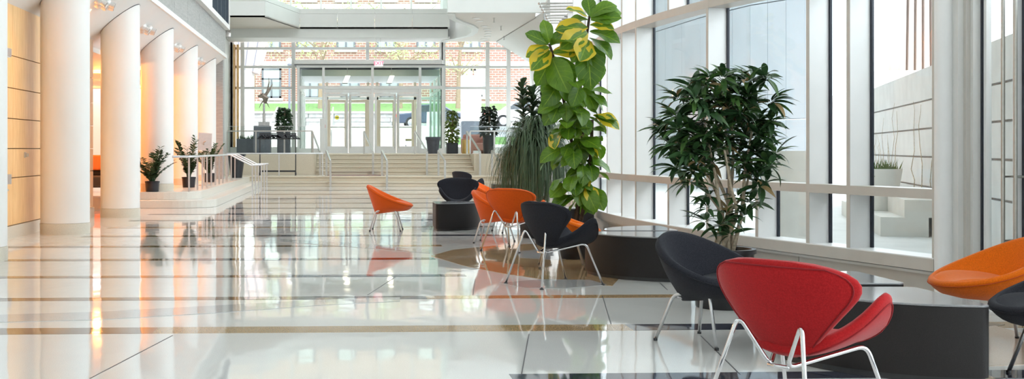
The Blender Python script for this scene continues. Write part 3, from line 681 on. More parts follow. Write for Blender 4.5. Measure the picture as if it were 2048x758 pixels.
# ---- quarter-round tables
def quarter(R_, r=.05):
    pts = []
    c = [(0, 0)]
    pts += arc(r, r, r, 180, 270, 5)                                   # right-angle corner
    pts += [(R_ - r * 1.2, 0)] + arc(R_ - r, r * .95, r, -90, 5, 5)
    pts += arc(0, 0, R_, 8, 82, 18)
    pts += arc(r * .95, R_ - r, r, 85, 180, 5)
    return pts
def table(loc, rot, label, R_=.74, h=.37):
    t = thing('quarter_round_table', label, 'table', (loc[0], loc[1], 0), R(rot), 'dark quarter-round low tables')
    q = quarter(R_)
    MB().prism([(x * .965 + .01, y * .965 + .01) for x, y in q], 0, .03).build('plinth', 'black_plastic', t)
    MB().prism(q, .03, h - .012).build('body', 'table_dark', t, smooth=True)
    MB().prism(q, h - .011, h).build('top', 'table_top', t, bevel=.004)
table((3.02, 6.10), 180, 'large dark quarter-round table in front of the red chair')
table((3.06, 6.26), 90, 'dark low table whose top shows behind the large one in front', .62)
table((2.86, 10.20), 180, 'dark quarter-round table between the charcoal curved chair and the charcoal tub chair')
table((3.0, 10.32), 90, 'dark quarter-round table standing against the back of another near the window', .66)
table((1.22, 16.06), -90, 'dark block table in front of the charcoal chair facing the camera', .66)
table((3.72, 24.2), 180, 'farthest dark low table by the grassy plant', .65)
table((2.72, 14.55), -90, 'grey low table behind the fig at the foot of the window', .42)
# ================================================================== PLANTS OF THE HALL
def pot(t, r0, r1, h, m='pot_black', n=28, lip=.015, name='pot'):
    MB().lathe([(r0 * .97, 0), (r0, .01), (r1, h - .03), (r1 + lip, h - .03), (r1 + lip, h), (r1 - .015, h), (r1 - .02, h - .04)], n).build(name, m, t, smooth=True)
    MB().lathe([(r1 - .02, h - .05), (r1 - .02, h - .045)], n).build('soil', 'soil', t)
def blade(name, length, width, nu, nv, prof, fold=.15, droop=.3, wave=0, m='leaf_fig', ph=0):
    """leaf along +x, face up +z, with uv"""
    vs, uv = [], []
    for j in range(nv + 1):
        v = j / nv; w = width * prof(v) / 2
        ang = droop * v; x = length * (math.sin(ang) / droop if droop else v); z0 = -length * ((1 - math.cos(ang)) / droop if droop else 0)
        for i in range(nu + 1):
            u = -1 + 2 * i / nu; vs.append((x, u * w, z0 + abs(u) * w * fold + wave * w * math.sin(v * 9 + ph + u * 1.5) * abs(u))); uv.append((i / nu, v))
    fs = [(j * (nu + 1) + i, j * (nu + 1) + i + 1, (j + 1) * (nu + 1) + i + 1, (j + 1) * (nu + 1) + i) for j in range(nv) for i in range(nu)]
    me = bpy.data.meshes.new(name); me.from_pydata(vs, [], [f[::-1] for f in fs])
    l = me.uv_layers.new(name='UVMap')
    for lo in me.loops: l.data[lo.index].uv = uv[lo.vertex_index]
    me.polygons.foreach_set('use_smooth', [True] * len(me.polygons)); me.materials.append(M[m]); me.update(); return me
def orient(p, direction, roll=0, s=1, up=Vector((0, 0, 1))):
    x = Vector(direction).normalized(); z = (up - x * up.dot(x))
    z = z.normalized() if z.length > 1e-3 else x.orthogonal().normalized()
    y = z.cross(x); q = Matrix((x, y, z)).transposed().to_4x4() @ Matrix.Rotation(roll, 4, 'X')
    return Matrix.Translation(p) @ q @ Matrix.Scale(s, 4)
def leaf_obj(name, me, parent, mtx):
    o = bpy.data.objects.new(name, me); C.objects.link(o); o.parent = parent; o.matrix_local = mtx; return o
def join_leaves(name, me_list, mats, parent, m=None):
    """many small leaves as one part"""
    vs, fs = [], []
    for me, mx in zip(me_list, mats):
        o = len(vs); vs += [tuple(mx @ v.co) for v in me.vertices]; fs += [tuple(i + o for i in p.vertices) for p in me.polygons]
    b = MB(); b.v = vs; b.f = fs; ob = b.build(name, m, parent, smooth='all'); ob['kind'] = 'stuff'; return ob
def sph(a, e): return Vector((math.cos(e) * math.cos(a), math.cos(e) * math.sin(a), math.sin(e)))
fiddle = lambda v: (max(0, math.sin(math.pi * min(1, v * .98 + .01)) ** .75) * (.52 + .62 * v) + .05 * (1 - v)) if v < .995 else .05
lance = lambda v: math.sin(math.pi * min(1, v ** .8)) ** .9 + .06 * (1 - v)
oval = lambda v: math.sin(math.pi * v) ** .7
grassp = lambda v: (1 - v) ** .5 * (.5 + .5 * min(1, v * 6))

# ---- tall fiddle-leaf fig
FB = G(1150, 518)
t = thing('fiddle_leaf_fig', 'tall fiddle-leaf fig with big bright green and yellow leaves in a black pot', 'plant', (FB.x, 11.55, 0))
pot(t, .15, .18, .28)
def fl_(px, py, dy=0): p = W(px, py, 11.55); return Vector((p.x - FB.x, dy, p.z))
stemA = [Vector((0.02, 0, .22)), fl_(1158, 390), fl_(1150, 330, .03), fl_(1140, 250, .02), fl_(1120, 170, 0), fl_(1106, 112, -.02), fl_(1098, 88, -.02)]
stemB = [Vector((-.02, .03, .22)), fl_(1165, 380, .05), fl_(1170, 300, .06), fl_(1160, 200, .05), fl_(1168, 120, .03), fl_(1176, 60, .02), fl_(1180, 30, .02)]
stemC = [Vector((.03, -.03, .22)), fl_(1172, 380, -.05), fl_(1180, 300, -.06), fl_(1182, 240, -.05)]
for sp in (stemA, stemB, stemC): MB().tube(smooth_path(sp, .08, 4), [.02 - .011 * i / 40 for i in range(len(smooth_path(sp, .08, 4)))], 8).build('stem', 'bark_dark', t, smooth='all')
fig_meshes = [blade('fig_leaf', 1, .66, 6, 9, fiddle, .22, .5 + .25 * k, .16, 'leaf_fig', k * 1.7) for k in range(4)]
fig_yellow = [blade('fig_leaf_yellow', 1, .66, 6, 9, fiddle, .2, .6 + .3 * k, .18, 'leaf_fig_yellow', k * 2.1) for k in range(2)]
def along(path, f):
    L_ = [0]
    for a, b in zip(path, path[1:]): L_.append(L_[-1] + (b - a).length)
    s = f * L_[-1]
    for i in range(len(path) - 1):
        if s <= L_[i + 1]: return path[i].lerp(path[i + 1], (s - L_[i]) / max(1e-6, L_[i + 1] - L_[i]))
    return path[-1]
random.seed(21)
# leaves set one by one where the crown shows them: (base px, tip px, side to camera, size factor, yellow)
crown = [((1180, 35), (1215, 5), -.1, 0), ((1180, 38), (1226, 18), -.12, 0), ((1180, 40), (1222, 36), -.15, 0), ((1180, 35), (1176, -6), -.05, 0), ((1178, 36), (1142, 18), -.1, 1), ((1178, 40), (1134, 36), -.02, 0),
         ((1178, 50), (1212, 52), -.12, 1), ((1177, 55), (1124, 60), -.15, 1), ((1178, 62), (1224, 80), -.1, 0), ((1176, 65), (1135, 88), -.25, 1), ((1177, 75), (1214, 104), -.15, 0), ((1175, 78), (1160, 112), -.3, 1), ((1176, 85), (1190, 128), -.2, 0), ((1174, 82), (1148, 108), -.22, 0),
         ((1174, 95), (1168, 150), -.3, 0), ((1175, 95), (1198, 148), -.18, 0), ((1098, 88), (1090, 50), -.08, 0), ((1098, 90), (1060, 72), -.1, 0), ((1099, 90), (1122, 62), -.1, 0), ((1100, 92), (1126, 84), -.25, 0), ((1100, 95), (1062, 105), -.12, 1), ((1101, 100), (1070, 132), -.22, 1), ((1102, 105), (1140, 104), -.2, 1), ((1104, 112), (1108, 168), -.28, 0),
         ((1105, 115), (1138, 148), -.2, 0), ((1104, 112), (1082, 160), -.12, 0), ((1110, 135), (1140, 178), -.25, 0), ((1112, 140), (1088, 185), -.1, 0), ((1120, 160), (1098, 200), -.2, 0)]
def px_leaf(base, tip, dyt, y, mset=None):
    a = fl_(*base); b = fl_(*tip); b.y += dyt + rnd(-.03, .03); d = b - a; L_ = d.length
    me = random.choice(fig_yellow if y else (mset or fig_meshes))
    leaf_obj('leaf', me, t, orient(a + d.normalized() * .01, d + Vector((0, 0, .12 * L_)), rnd(-.5, .5), L_ * 1.18, up=Vector((rnd(-.3, .3), -.75, .75))))
for b_, tp, dy, y in crown: px_leaf(b_, tp, dy, y)
n = 0
for k in range(112):
    k = k / 2
    py = 172 + 232 * (k / 57) + rnd(-6, 6); cxp = 1148 + 14 * math.sin(k * .5) + (py - 175) * .03
    a_ = rnd(0, 2 * math.pi) if int(k * 2) % 3 else rnd(math.pi * 1.1, math.pi * 1.9)
    d = Vector((math.cos(a_), math.sin(a_) * 1.0, rnd(-.65, .35) - .3 * (k / 57)))
    L_ = rnd(.21, .31); p = fl_(cxp + rnd(-16, 16), py - 8, rnd(-.06, .06)); p += Vector((d.x, d.y, 0)).normalized() * .04
    me = random.choice(fig_yellow) if (int(k * 2) % 14 == 3) else random.choice(fig_meshes)
    leaf_obj('leaf', me, t, orient(p, d, rnd(-.5, .5), L_, up=Vector((d.x * .4, d.y * .4 - .35, 1))))
# ---- dracaena with dark lance leaves and several pale canes
DB = Vector((2.63, 8.0, 0))
t = thing('dracaena', 'bushy dark green dracaena with pale slender canes in a black pot by the window', 'plant', DB)
pot(t, .185, .205, .41)
def dl(px, py, dy=0): p = W(px, py, 8.0); return Vector((p.x - DB.x, dy, p.z))
random.seed(5)
tips = []
canes = [(1440, 455, 1368, 300, .05), (1450, 450, 1400, 250, -.1), (1455, 450, 1412, 200, .12), (1462, 450, 1440, 180, -.05), (1468, 450, 1470, 190, .1), (1475, 450, 1500, 240, -.08), (1470, 455, 1505, 320, .02), (1458, 455, 1430, 300, -.2), (1465, 455, 1476, 290, .22), (1450, 455, 1385, 215, .2)]
for i, (x0, y0, x1, y1, dy) in enumerate(canes):
    p0 = Vector((rnd(-.08, .08), rnd(-.08, .08), .36)); p1 = dl(x0 + rnd(-14, 14), y0 - 30, dy * .3); p2 = dl((x0 + x1) / 2 + rnd(-6, 6), (y0 + y1) / 2, dy * .7); p3 = dl(x1, y1, dy)
    pth = smooth_path([p0, p1, p2, p3], .1, 4)
    MB().tube(pth, [.015 - .008 * k / len(pth) for k in range(len(pth))], 7).build('cane', 'bark_pale', t, smooth='all'); tips.append(p3)
lm = [blade('lance_leaf', 1, w, 2, 6, lance, .35, dr, 0, mt) for w, dr, mt in ((.24, .7, 'leaf_dracaena'), (.21, 1.0, 'leaf_dracaena'), (.26, .5, 'leaf_dracaena'), (.2, .8, 'leaf_dracaena_light'), (.2, 1.0, 'leaf_dracaena_tan'))]
heads = []
# tufts of leaves over the crown's outline as the photo shows it: (px, py, spread)
for px, py, sp in ((1428, 160, 1), (1480, 165, 1), (1510, 158, .9), (1395, 178, 1), (1375, 200, 1), (1352, 232, 1), (1340, 255, .9), (1420, 195, 1.1), (1455, 185, 1.1), (1490, 200, 1.1), (1520, 205, 1), (1400, 225, 1.1), (1438, 225, 1.1), (1470, 228, 1.1), (1505, 238, 1), (1525, 245, .9), (1365, 265, 1),
                   (1390, 268, 1.1), (1425, 262, 1.1), (1348, 290, .9), (1375, 305, 1), (1408, 300, 1), (1440, 285, .9), (1500, 275, .9), (1520, 262, .8), (1362, 335, .9), (1388, 345, .9), (1500, 305, .9), (1535, 312, .8), (1480, 325, .9), (1515, 335, .9), (1495, 355, .9), (1412, 330, .7), (1378, 365, .7), (1508, 372, .7), (1420, 390, .6), (1398, 440, .7), (1425, 455, .7), (1480, 430, .7), (1490, 400, .7), (1455, 470, .6), (1470, 395, .5), (1440, 425, .5), (1405, 415, .5)):
    for dyo in ((-.13, .1) if py < 340 else (-.05,)):
        heads.append((dl(px + rnd(-6, 6), py + rnd(-6, 6), dyo + rnd(-.07, .07)), sp))
objs, extra_me, extra_mx = 0, [], []
allL = []
for p, sp in heads:
    for k in range(int(19 * sp)):
        a_ = rnd(0, 2 * math.pi); e = rnd(-.75, .9); d = sph(a_, e); L_ = rnd(.12, .21) * (.8 + .2 * sp)
        r_ = random.random(); me = lm[4] if r_ < .05 else (lm[3] if r_ < .36 else lm[random.randrange(3)])
        allL.append((p.y + d.y * L_, me, orient(p + d * .015, d + Vector((0, 0, .25)), rnd(-.6, .6), L_)))
allL.sort(key=lambda q: q[0])
for y, me, mx in allL[:300]: leaf_obj('leaf', me, t, mx)
rest = {}
for y, me, mx in allL[300:]: rest.setdefault(me.materials[0].name, []).append((me, mx))
for mn, L_ in rest.items(): join_leaves('inner_foliage', [a for a, b in L_], [b for a, b in L_], t, mn)
# ---- ponytail grass and darker fig behind it
t = thing('ponytail_palm', 'grassy plant with long thin drooping leaves behind the fig', 'plant', (2.36, 14.3, 0))
pot(t, .17, .2, .36)
random.seed(9)
b = MB()
for tr, (hx, hy, hz) in enumerate(((0, 0, 1.36), (-.14, -.04, 1.2), (.16, .05, 1.3), (-.22, .06, 1.0), (.22, -.04, 1.05), (.02, -.12, 1.1))):
    MB().tube([(hx * .2, hy * .2, .3), (hx * .6, hy * .6, hz * .5), (hx, hy, hz)], [.03, .022, .015], 7).build('stem', 'bark', t, smooth='all')
    for k in range(260):
        a_ = rnd(0, 2 * math.pi); L_ = rnd(.5, .95); out = rnd(.12, .42); up_ = rnd(.02, .36); w = rnd(.005, .010); side = Vector((-math.sin(a_), math.cos(a_), 0)) * w; pts = []
        for i in range(7):
            f = i / 6; q = Vector((hx + math.cos(a_) * out * math.sin(f * 1.6), hy + math.sin(a_) * out * math.sin(f * 1.6), max(.38, hz + up_ * math.sin(f * 2.2) - L_ * f * f)))
            pts += [q - side * (1 - f * .8), q + side * (1 - f * .8)]
        b.add(pts, [(2 * i, 2 * i + 1, 2 * i + 3, 2 * i + 2) for i in range(6)])
g = b.build('foliage', 'leaf_grass', t, smooth='all'); g['kind'] = 'stuff'
t = thing('fiddle_leaf_fig', 'darker upright fig with small dense leaves behind the grassy plant', 'plant', (2.62, 15.6, 0))
pot(t, .17, .2, .36)
small = [blade('fig_leaf_dark', 1, .6, 4, 6, fiddle, .25, .5, .1, 'leaf_fig_dark', k) for k in range(2)]
random.seed(12)
def sl_(px, py, dy=0): p = W(px, py, 15.6); return Vector((p.x - 2.62, dy, p.z))
for (x0, y0), (x1, y1) in (((1050, 290), (1045, 168)), ((1062, 290), (1068, 182)), ((1078, 290), (1090, 190))):
    A_, B_ = sl_(x0, y0, rnd(-.1, .1)), sl_(x1, y1, rnd(-.1, .1)); MB().tube([(0, 0, .3), A_ * .5 + Vector((0, 0, .3)), A_, B_], [.018, .015, .012, .006], 7).build('stem', 'bark_dark', t, smooth='all')
    for k in range(46):
        f = k / 45; p = A_.lerp(B_, f); a_ = k * 2.4; d = sph(a_, .35 + .7 * f); leaf_obj('leaf', random.choice(small), t, orient(p, d, rnd(-.4, .4), rnd(.17, .25) * (1 - .2 * f)))
# ---- ZZ plants in black pots on the platform
zl = blade('zz_leaflet', 1, .42, 2, 4, oval, .2, .3, 0, 'leaf_zz')
def zz(loc, label, h, spread, n, seed, r0=.13, r1=.145, ph=.22, front=False):
    random.seed(seed); t = thing('potted_zz_plant', label, 'plant', loc, 0, 'potted plants along the columns'); pot(t, r0, r1, ph, lip=.006)
    for k in range(n):
        a_ = (2 * math.pi * k / n + rnd(-.3, .3)) if not front else R(175 + 190 * k / (n - 1)); L_ = h * rnd(.6, 1.05); lean = spread * rnd(.25, 1); pts = []
        for i in range(9):
            f = i / 8; pts.append(Vector((math.cos(a_) * lean * f ** 1.5 + .03 * math.cos(a_), math.sin(a_) * lean * f ** 1.5 + .03 * math.sin(a_), ph - .04 + L_ * (f - .28 * (lean / max(.01, spread)) * f * f))))
        MB().tube(pts, [.010 - .007 * i / 8 for i in range(9)], 6).build('stalk', 'leaf_zz', t, smooth='all')
        mes, mxs = [], []
        for i in range(30):
            f = .15 + .85 * i / 29; p = along(pts, f); d0 = (along(pts, min(1, f + .05)) - along(pts, max(0, f - .05))).normalized(); sd = d0.cross(Vector((0, 0, 1)))
            sd = sd.normalized() if sd.length > .05 else Vector((1, 0, 0)); sg = 1 if i % 2 else -1
            mes.append(zl); mxs.append(orient(p, sd * sg + d0 * .7 + Vector((0, 0, rnd(-.1, .3))), rnd(-.5, .5), rnd(.085, .14)))
        join_leaves('leaflets', mes, mxs, t, 'leaf_zz')
zz((-3.66, 21.84, .29), 'potted plant with arching leafy stalks in a black pot at the platform edge', .78, .52, 15, 3, .125, .135, .20, True)
zz((-3.3, 24.3, .29), 'bushy potted plant half hidden behind the column, by the start of the railing', .95, .48, 15, 4)
zz((-3.32, 28.1, .29), 'potted plant with upright stalks in front of the farthest column', .9, .5, 14, 6)
zz((-3.85, 24.0, .29), 'dark potted plant peeking out from behind a column at the left', .65, .3, 8, 8)
# ================================================================== FITTINGS OF THE COLONNADE
def aim_head(t, p, d, r=.075):
    """globe spotlight with two stubby barrels"""
    d = Vector(d).normalized(); p = Vector(p); h = thing_part = MB().ball((0, 0, 0), r, 16).build('lamp_globe', 'lamp_housing', t, smooth=True); h.location = p
    MB().tube([Vector((0, 0, 0)) + d * r * .7, d * r * 1.75], r * .62, 14).build('barrel', 'lamp_housing', h, smooth=True)
    MB().tube([d * r * 1.74, d * r * 1.80], r * .54, 14).build('lens', 'lamp_lens', h, smooth=True)
    MB().tube([Vector((0, 0, r * .8)), Vector((0, 0, r * 1.5))], r * .25, 8).build('stem', 'lamp_housing', h, smooth=True)
for k, (Y, lab) in enumerate(((13.17, 'silver globe spotlights above the frame, over the wood panelled wall'), (16.85, 'nearest cluster of silver globe spotlights under the sloped ceiling'), (20.5, 'cluster of silver globe spotlights above the potted plant, second from the front'),
                              (24.2, 'cluster of silver globe spotlights between the middle far columns'), (27.9, 'farthest silver globe spotlights beside the last column'))):
    t = thing('spotlight_cluster', lab, 'spotlight', (-3.52, Y, 3.29), 0, 'globe spotlights between the columns')
    MB().bar((-.10, -.20, .02), (.06, .3, .12), .04, .03).build('mounting_bar', 'lamp_housing', t)
    for q, (x, y, z) in enumerate(((-.06, -.16, -.02), (-.09, .0, -.06), (0.0, .12, -.03), (-.05, .27, -.06))): aim_head(t, (x, y, z), (.72, .1, -.5 + .1 * q))
    l = bpy.data.objects.new('spot_beam', bpy.data.lights.new('spot_beam', 'SPOT')); C.objects.link(l); l.parent = t; l.location = (-.2, .05, -.16)
    l.data.energy = 110; l.data.color = (1, .42, .11); l.data.spot_size = R(120); l.data.spot_blend = .6; l.data.shadow_soft_size = .06; l.rotation_euler = (0, R(40), 0)
# light box and ledge on the wood wall
t = thing('wall_shelf', 'flat silver wall shelf with a lower ledge on the wood panels', 'shelf', (-4.095, 13.2, 0))
MB().box(0, .11, -.6, .55, .68, .80).build('body', 'satin_steel', t, bevel=.006); MB().box(0, .09, -.6, .50, .60, .622).build('ledge', 'satin_steel', t); MB().box(0.02, .05, .2, .24, .622, .68).build('bracket', 'satin_steel', t)
t = thing('wall_light_box', 'grey metal light box mounted high on the wood panels', 'wall light', (-4.095, 13.2, 0))
MB().box(0, .11, -.6, .55, 2.2, 2.30).build('housing', 'satin_steel', t, bevel=.005); MB().box(0.01, .10, -.58, .53, 2.19, 2.2).build('diffuser', 'white_paint', t)
t = thing('wall_knob', 'small square metal switch on a wood panel', 'knob', (-4.098, 14.7, 0)); MB().box(0, .02, -.02, .02, .99, 1.06).build('plate', 'satin_steel', t); MB().box(.02, .05, -.015, .015, 1.0, 1.045).build('grip', 'steel', t, bevel=.005)  # a wall knob: square plate with a small grip
t = thing('corridor_rail', 'short grey metal rail end between the two nearest columns', 'railing', (-4.25, 20.4, 0))
MB().bar((0, 0, 0.0), (0, 0, .72), .04, .04).build('post', 'steel', t); MB().bar((-.02, 0, .735), (.3, .4, .735), .04, .035).build('top_rail', 'steel', t); MB().bar((.28, .38, 0), (.28, .38, .72), .04, .04).build('post', 'steel', t)
t = thing('armchair', 'black armchair with an orange back cushion in the corridor', 'armchair', (-6.35, 29.5, 0))
MB().box(-.4, .4, -.4, .4, .12, .42).build('seat', 'armchair_black', t, bevel=.05); MB().box(-.4, .4, .25, .42, .40, .80).build('backrest', 'armchair_black', t, bevel=.05)
for s in (-1, 1): MB().box(s * .4 - .08, s * .4 + .08, -.4, .4, .1, .62).build('armrest', 'armchair_black', t, bevel=.04)
MB().box(-.3, .3, .12, .25, .55, .95).build('cushion', 'armchair_orange', t, bevel=.05)
for sx in (-.32, .32):
    for sy in (-.32, .32): MB().box(sx - .02, sx + .02, sy - .02, sy + .02, 0, .12).build('leg', 'black_plastic', t)
# platform railing with posts, and three short stair rails
t = thing('platform_railing', 'long silver railing with thin posts along the platform edge', 'railing')
xs_ = [(-2.95, 21.75)] + [(-2.90, 22.6 + i * .78) for i in range(8)]
for x, y in xs_: MB().bar((x, y, .29), (x, y, .945), .032, .032).build('post', 'satin_steel', t)
MB().tube([(-3.25, 21.62, .955), (-2.97, 21.7, .955), (-2.90, 22.4, .955), (-2.90, 28.3, .955)], .022, 8).build('top_rail', 'satin_steel', t, smooth=True)
for k, (y, lab) in enumerate(((28.3, 'nearest sloping silver stair rail beside the platform'), (29.3, 'middle sloping silver stair rail beside the platform'), (30.3, 'farthest sloping silver stair rail beside the platform'))):
    t = thing('stair_rail', lab, 'railing', (0, 0, 0), 0, 'sloping rails on the side steps')
    MB().tube([(-3.0, y, .955), (-2.82, y, .955), (-2.32, y, .70), (-2.02, y, .71)], .020, 8).build('top_rail', 'satin_steel', t, smooth=True)
    for x, z0, z1 in ((-2.9, .29, .95), (-2.28, 0, .70), (-2.06, 0, .70)): MB().bar((x, y, z0), (x, y, z1), .03, .03).build('post', 'satin_steel', t)
t = thing('tilted_sign', 'blank grey sign panel tilted on a curved metal stand by the railing', 'sign', (-3.12, 25.6, .29))
c = MB(); c.bar((-.14, 0, .74), (.14, 0, .74), .0, 0)
pn = MB().box(-.15, .15, -.008, .008, -.20, .20).build('panel', 'sign_grey', t); pn.location = (0, 0, .97); pn.rotation_euler = (R(-12), R(4), R(14))
MB().tube(smooth_path([(-.02, .05, 0), (-.02, .05, .8), (-.02, -.06, .96), (.03, -.07, .98)], .1, 5), .012, 8).build('stand', 'steel', t, smooth=True); MB().lathe([(.14, 0), (.14, .012), (.02, .02)], 20).build('foot', 'steel', t, smooth=True)
t = thing('tall_planter', 'tall black tapered planter behind the side step rails', 'planter', (-3.05, 32.3, .29))
MB().lathe([(.16, 0), (.24, .62), (.27, .62), (.27, .66), (.22, .66), (.2, .6)], 24).build('pot', 'pot_black', t, smooth=True); MB().lathe([(.2, .59), (.2, .6)], 20).build('soil', 'soil', t)
t = thing('landing_rail', 'low horizontal silver rail across the landing in front of the coat rack', 'railing', (0, 34.0, .30))
for x in (-3.45, -1.95, -.66): MB().bar((x, 0, 0), (x, 0, .655), .03, .03).build('post', 'satin_steel', t)
MB().tube([(-3.5, 0, .665), (-.64, 0, .665)], .022, 8).build('top_rail', 'satin_steel', t, smooth=True)
# coat rack on castors with hangers
t = thing('coat_rack', 'black rolling coat rack on the landing', 'coat rack', (-2.03, 34.75, .30))
for x in (-.54, .54):
    MB().bar((x, 0, .07), (x, 0, 1.27), .03, .03).build('upright', 'black_plastic', t)
    fo = MB().bar((x, -.22, .08), (x, .22, .08), .035, .03).build('foot', 'black_plastic', t)
    for y in (-.2, .2): MB().lathe([(.03, -.015), (.032, 0), (.03, .015)], 12).build('castor', 'black_plastic', fo); fo.children[-1].location = (x, y, .034); fo.children[-1].rotation_euler = (0, R(90), 0)
MB().bar((-.54, 0, .13), (.54, 0, .13), .03, .05).build('lower_bar', 'black_plastic', t); MB().tube([(-.56, 0, 1.27), (.56, 0, 1.27)], .014, 8).build('hanging_bar', 'black_plastic', t, smooth=True)
random.seed(3)
hg = MB().tube([(0, 0, .02), (0, .015, .0), (0, 0, -.03)], .005, 5).tube([(0, 0, -.03), (0, -.20, -.15), (0, .20, -.15), (0, 0, -.03)], .022, 5).mesh('coat_hanger', 'black_plastic', True)
for i in range(26):
    o = link('coat_hanger', hg); o.location = (-2.03 - .5 + i * .04, 34.75, .30 + 1.262); o.rotation_euler = (0, 0, rnd(.35, 1.2) * random.choice((-1, 1)))
    tag(o, 'black coat hanger hanging from the rolling rack', 'coat hanger', 'hangers on the rack')

# ================================================================== THE ENTRANCE
def stair_rail(a, b, z0a, z0b, h, lab, mids=()):
    """a: upper foot, b: lower foot"""
    t = thing('handrail', lab, 'handrail', (0, 0, 0), 0, 'square steel handrails on the entrance stairs'); a = Vector((*a, z0a)); b = Vector((*b, z0b)); u = Vector((0, 0, h))
    MB().bar(a, a + u, .06, .045).build('post', 'steel', t); MB().bar(b, b + u, .06, .045).build('post', 'steel', t)
    MB().bar(a + u + Vector((0, 0, .0)), b + u, .045, .04).build('top_rail', 'steel', t)
    for f in mids: c = a.lerp(b, f); MB().bar((c.x, c.y, c.z - .05), c + u, .045, .03).build('post', 'steel', t)
def fxp(px, d): return (px - CX) * d / F
for (pa, pb), lab in (((624, 640), 'upper stair handrail at the left end, by the grey box'), ((728, 746), 'upper stair handrail in front of the left pair of doors'), ((830, 854), 'upper stair handrail in front of the black tapered planter'), ((934, 960), 'upper stair handrail beside the right glass balustrade')):
    stair_rail((fxp(pa, 36.95), 36.95), (fxp(pb, 35.25), 35.25), .945, .30, .72, lab)
for (pa, pb), lab in (((653, 661), 'low handrail on the two bottom steps, leftmost'), ((764, 774), 'low handrail on the two bottom steps below the left doors'), ((877, 890), 'low handrail on the two bottom steps left of the charcoal chairs'), ((984, 1000), 'low handrail on the two bottom steps beside the grassy plant')):
    stair_rail((fxp(pa, 34.3), 34.3), (fxp(pb, 33.4), 33.4), .30, 0, .75, lab)
def balustrade(x0, x1, y, lab, n, ret=None):
    t = thing('glass_balustrade', lab, 'balustrade', (0, 0, .945))
    for i in range(n):
        a = x0 + (x1 - x0) * i / n + .01; b = x0 + (x1 - x0) * (i + 1) / n - .01
        MB().box(a, b, y, y + .014, .03, .86).build('glass_panel', 'glass_rail', t); MB().bar((a, y + .007, .865), (b, y + .007, .865), .02, .012).build('panel_edge', 'satin_steel', t)
    for i in range(n + 1): x = x0 + (x1 - x0) * i / n; MB().bar((x, y - .05, 0), (x, y - .05, .70), .045, .03).build('post', 'steel', t)
    MB().bar((x0, y - .07, .715), (x1, y - .07, .715), .045, .04).build('handrail', 'steel', t)
balustrade(fxp(455, 36), fxp(626, 36), 36.0, 'clear glass balustrade above the cream wall behind the coat rack', 3)
balustrade(fxp(940, 36), fxp(1085, 36), 36.0, 'clear glass balustrade beside the ivy at the right of the stairs', 3)
# vestibule: frame, glass, doors
YV = 41.0
def vx(px): return (px - CX) * YV / F
def vz(py): return EYE + (CY - py) * YV / F
v = sempty('window_6')
posts = [597, 647, 745, 840, 886]
for p in posts: MB().box(vx(p) - .045, vx(p) + .045, YV - .05, YV + .05, .945, vz(133)).build('post', 'frame_grey', v)
MB().box(vx(593), vx(889), YV - .06, YV + .06, vz(135), vz(130)).build('head_rail', 'frame_grey', v); MB().box(vx(597), vx(886), YV - .056, YV + .056, vz(178), vz(172)).build('transom', 'frame_grey', v)
for i in range(4):
    MB().box(vx(posts[i]) + .05, vx(posts[i + 1]) - .05, YV, YV + .012, vz(172), vz(135)).build('pane', 'glass_clear', v)
    if i in (0, 3): MB().box(vx(posts[i]) + .05, vx(posts[i + 1]) - .05, YV, YV + .012, 1.12, vz(178)).build('pane', 'glass_green' if i == 3 else 'glass_clear', v); MB().box(vx(posts[i]), vx(posts[i + 1]), YV - .1, YV + .06, .945, 1.12).build('sill', 'frame_grey', v)
    else: MB().box(vx(posts[i]) + .05, vx(posts[i + 1]) - .05, YV - .03, YV + .03, vz(186), vz(178)).build('head_panel', 'frame_grey', v)
for px, m in ((597, 'glass_clear'), (886, 'glass_green')):       # side walls
    x = vx(px)
    MB().box(x - .006, x + .006, YV + .05, 47, 1.0, vz(133)).build('pane', m, v)
    for y in (41.5, 43, 45, 47): MB().box(x - .04, x + .04, y - .05, y + .05, .945, vz(133)).build('post', 'gasket' if y == 41.5 else 'frame_grey', v)
    MB().box(x - .04, x + .04, YV, 47, vz(178), vz(172)).build('transom', 'frame_grey', v)
struct(MB().box(vx(589), vx(889), YV - .12, 47.2, vz(130), vz(129)).build('trim_4', 'gasket'))
struct(MB().box(vx(589), vx(886), YV - .15, 47.2, vz(129), vz(120)).build('ceiling_vestibule_roof', 'frame_grey', bevel=.04))
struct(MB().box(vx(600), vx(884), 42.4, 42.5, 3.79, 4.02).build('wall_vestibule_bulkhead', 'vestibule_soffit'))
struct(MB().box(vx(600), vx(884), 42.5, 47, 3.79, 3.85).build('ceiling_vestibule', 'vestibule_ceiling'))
def door(x0, x1, y, m, n, hinge, wood=False):
    d = sempty('door_%d' % n); z0, z1 = .955, vz(186) - .01; w = .085 if not wood else .10
    MB().box(x0, x0 + w, y - .025, y + .025, z0, z1).build('stile', m, d); MB().box(x1 - w, x1, y - .025, y + .025, z0, z1).build('stile', m, d)
    MB().box(x0 + w, x1 - w, y - .025, y + .025, z1 - .11, z1).build('top_rail', m, d); MB().box(x0 + w, x1 - w, y - .025, y + .025, z0, z0 + .24).build('bottom_rail', m, d)
    MB().box(x0 + w, x1 - w, y - .005, y + .005, z0 + .24, z1 - .11).build('pane', 'glass_clear', d)
    xh = x1 - .05 if hinge == 'l' else x0 + .05
    if not wood:
        h = MB().tube([(xh, y - .09, z0 + .18), (xh, y - .09, z1 - .05)], .022, 8).build('pull_handle', 'alu_beige', d, smooth=True)
        for z in (z0 + .3, z1 - .2): MB().tube([(xh, y - .09, z), (xh, y - .02, z)], .012, 6).build('standoff', 'steel', h)
    else: MB().bar((x0 + .1, y - .06, 1.98), (x1 - .1, y - .06, 1.98), .05, .05).build('push_bar', 'steel', d)
    return d
def dp(a, b, m0): pass
e = [650, 697, 744, 748, 793, 838]
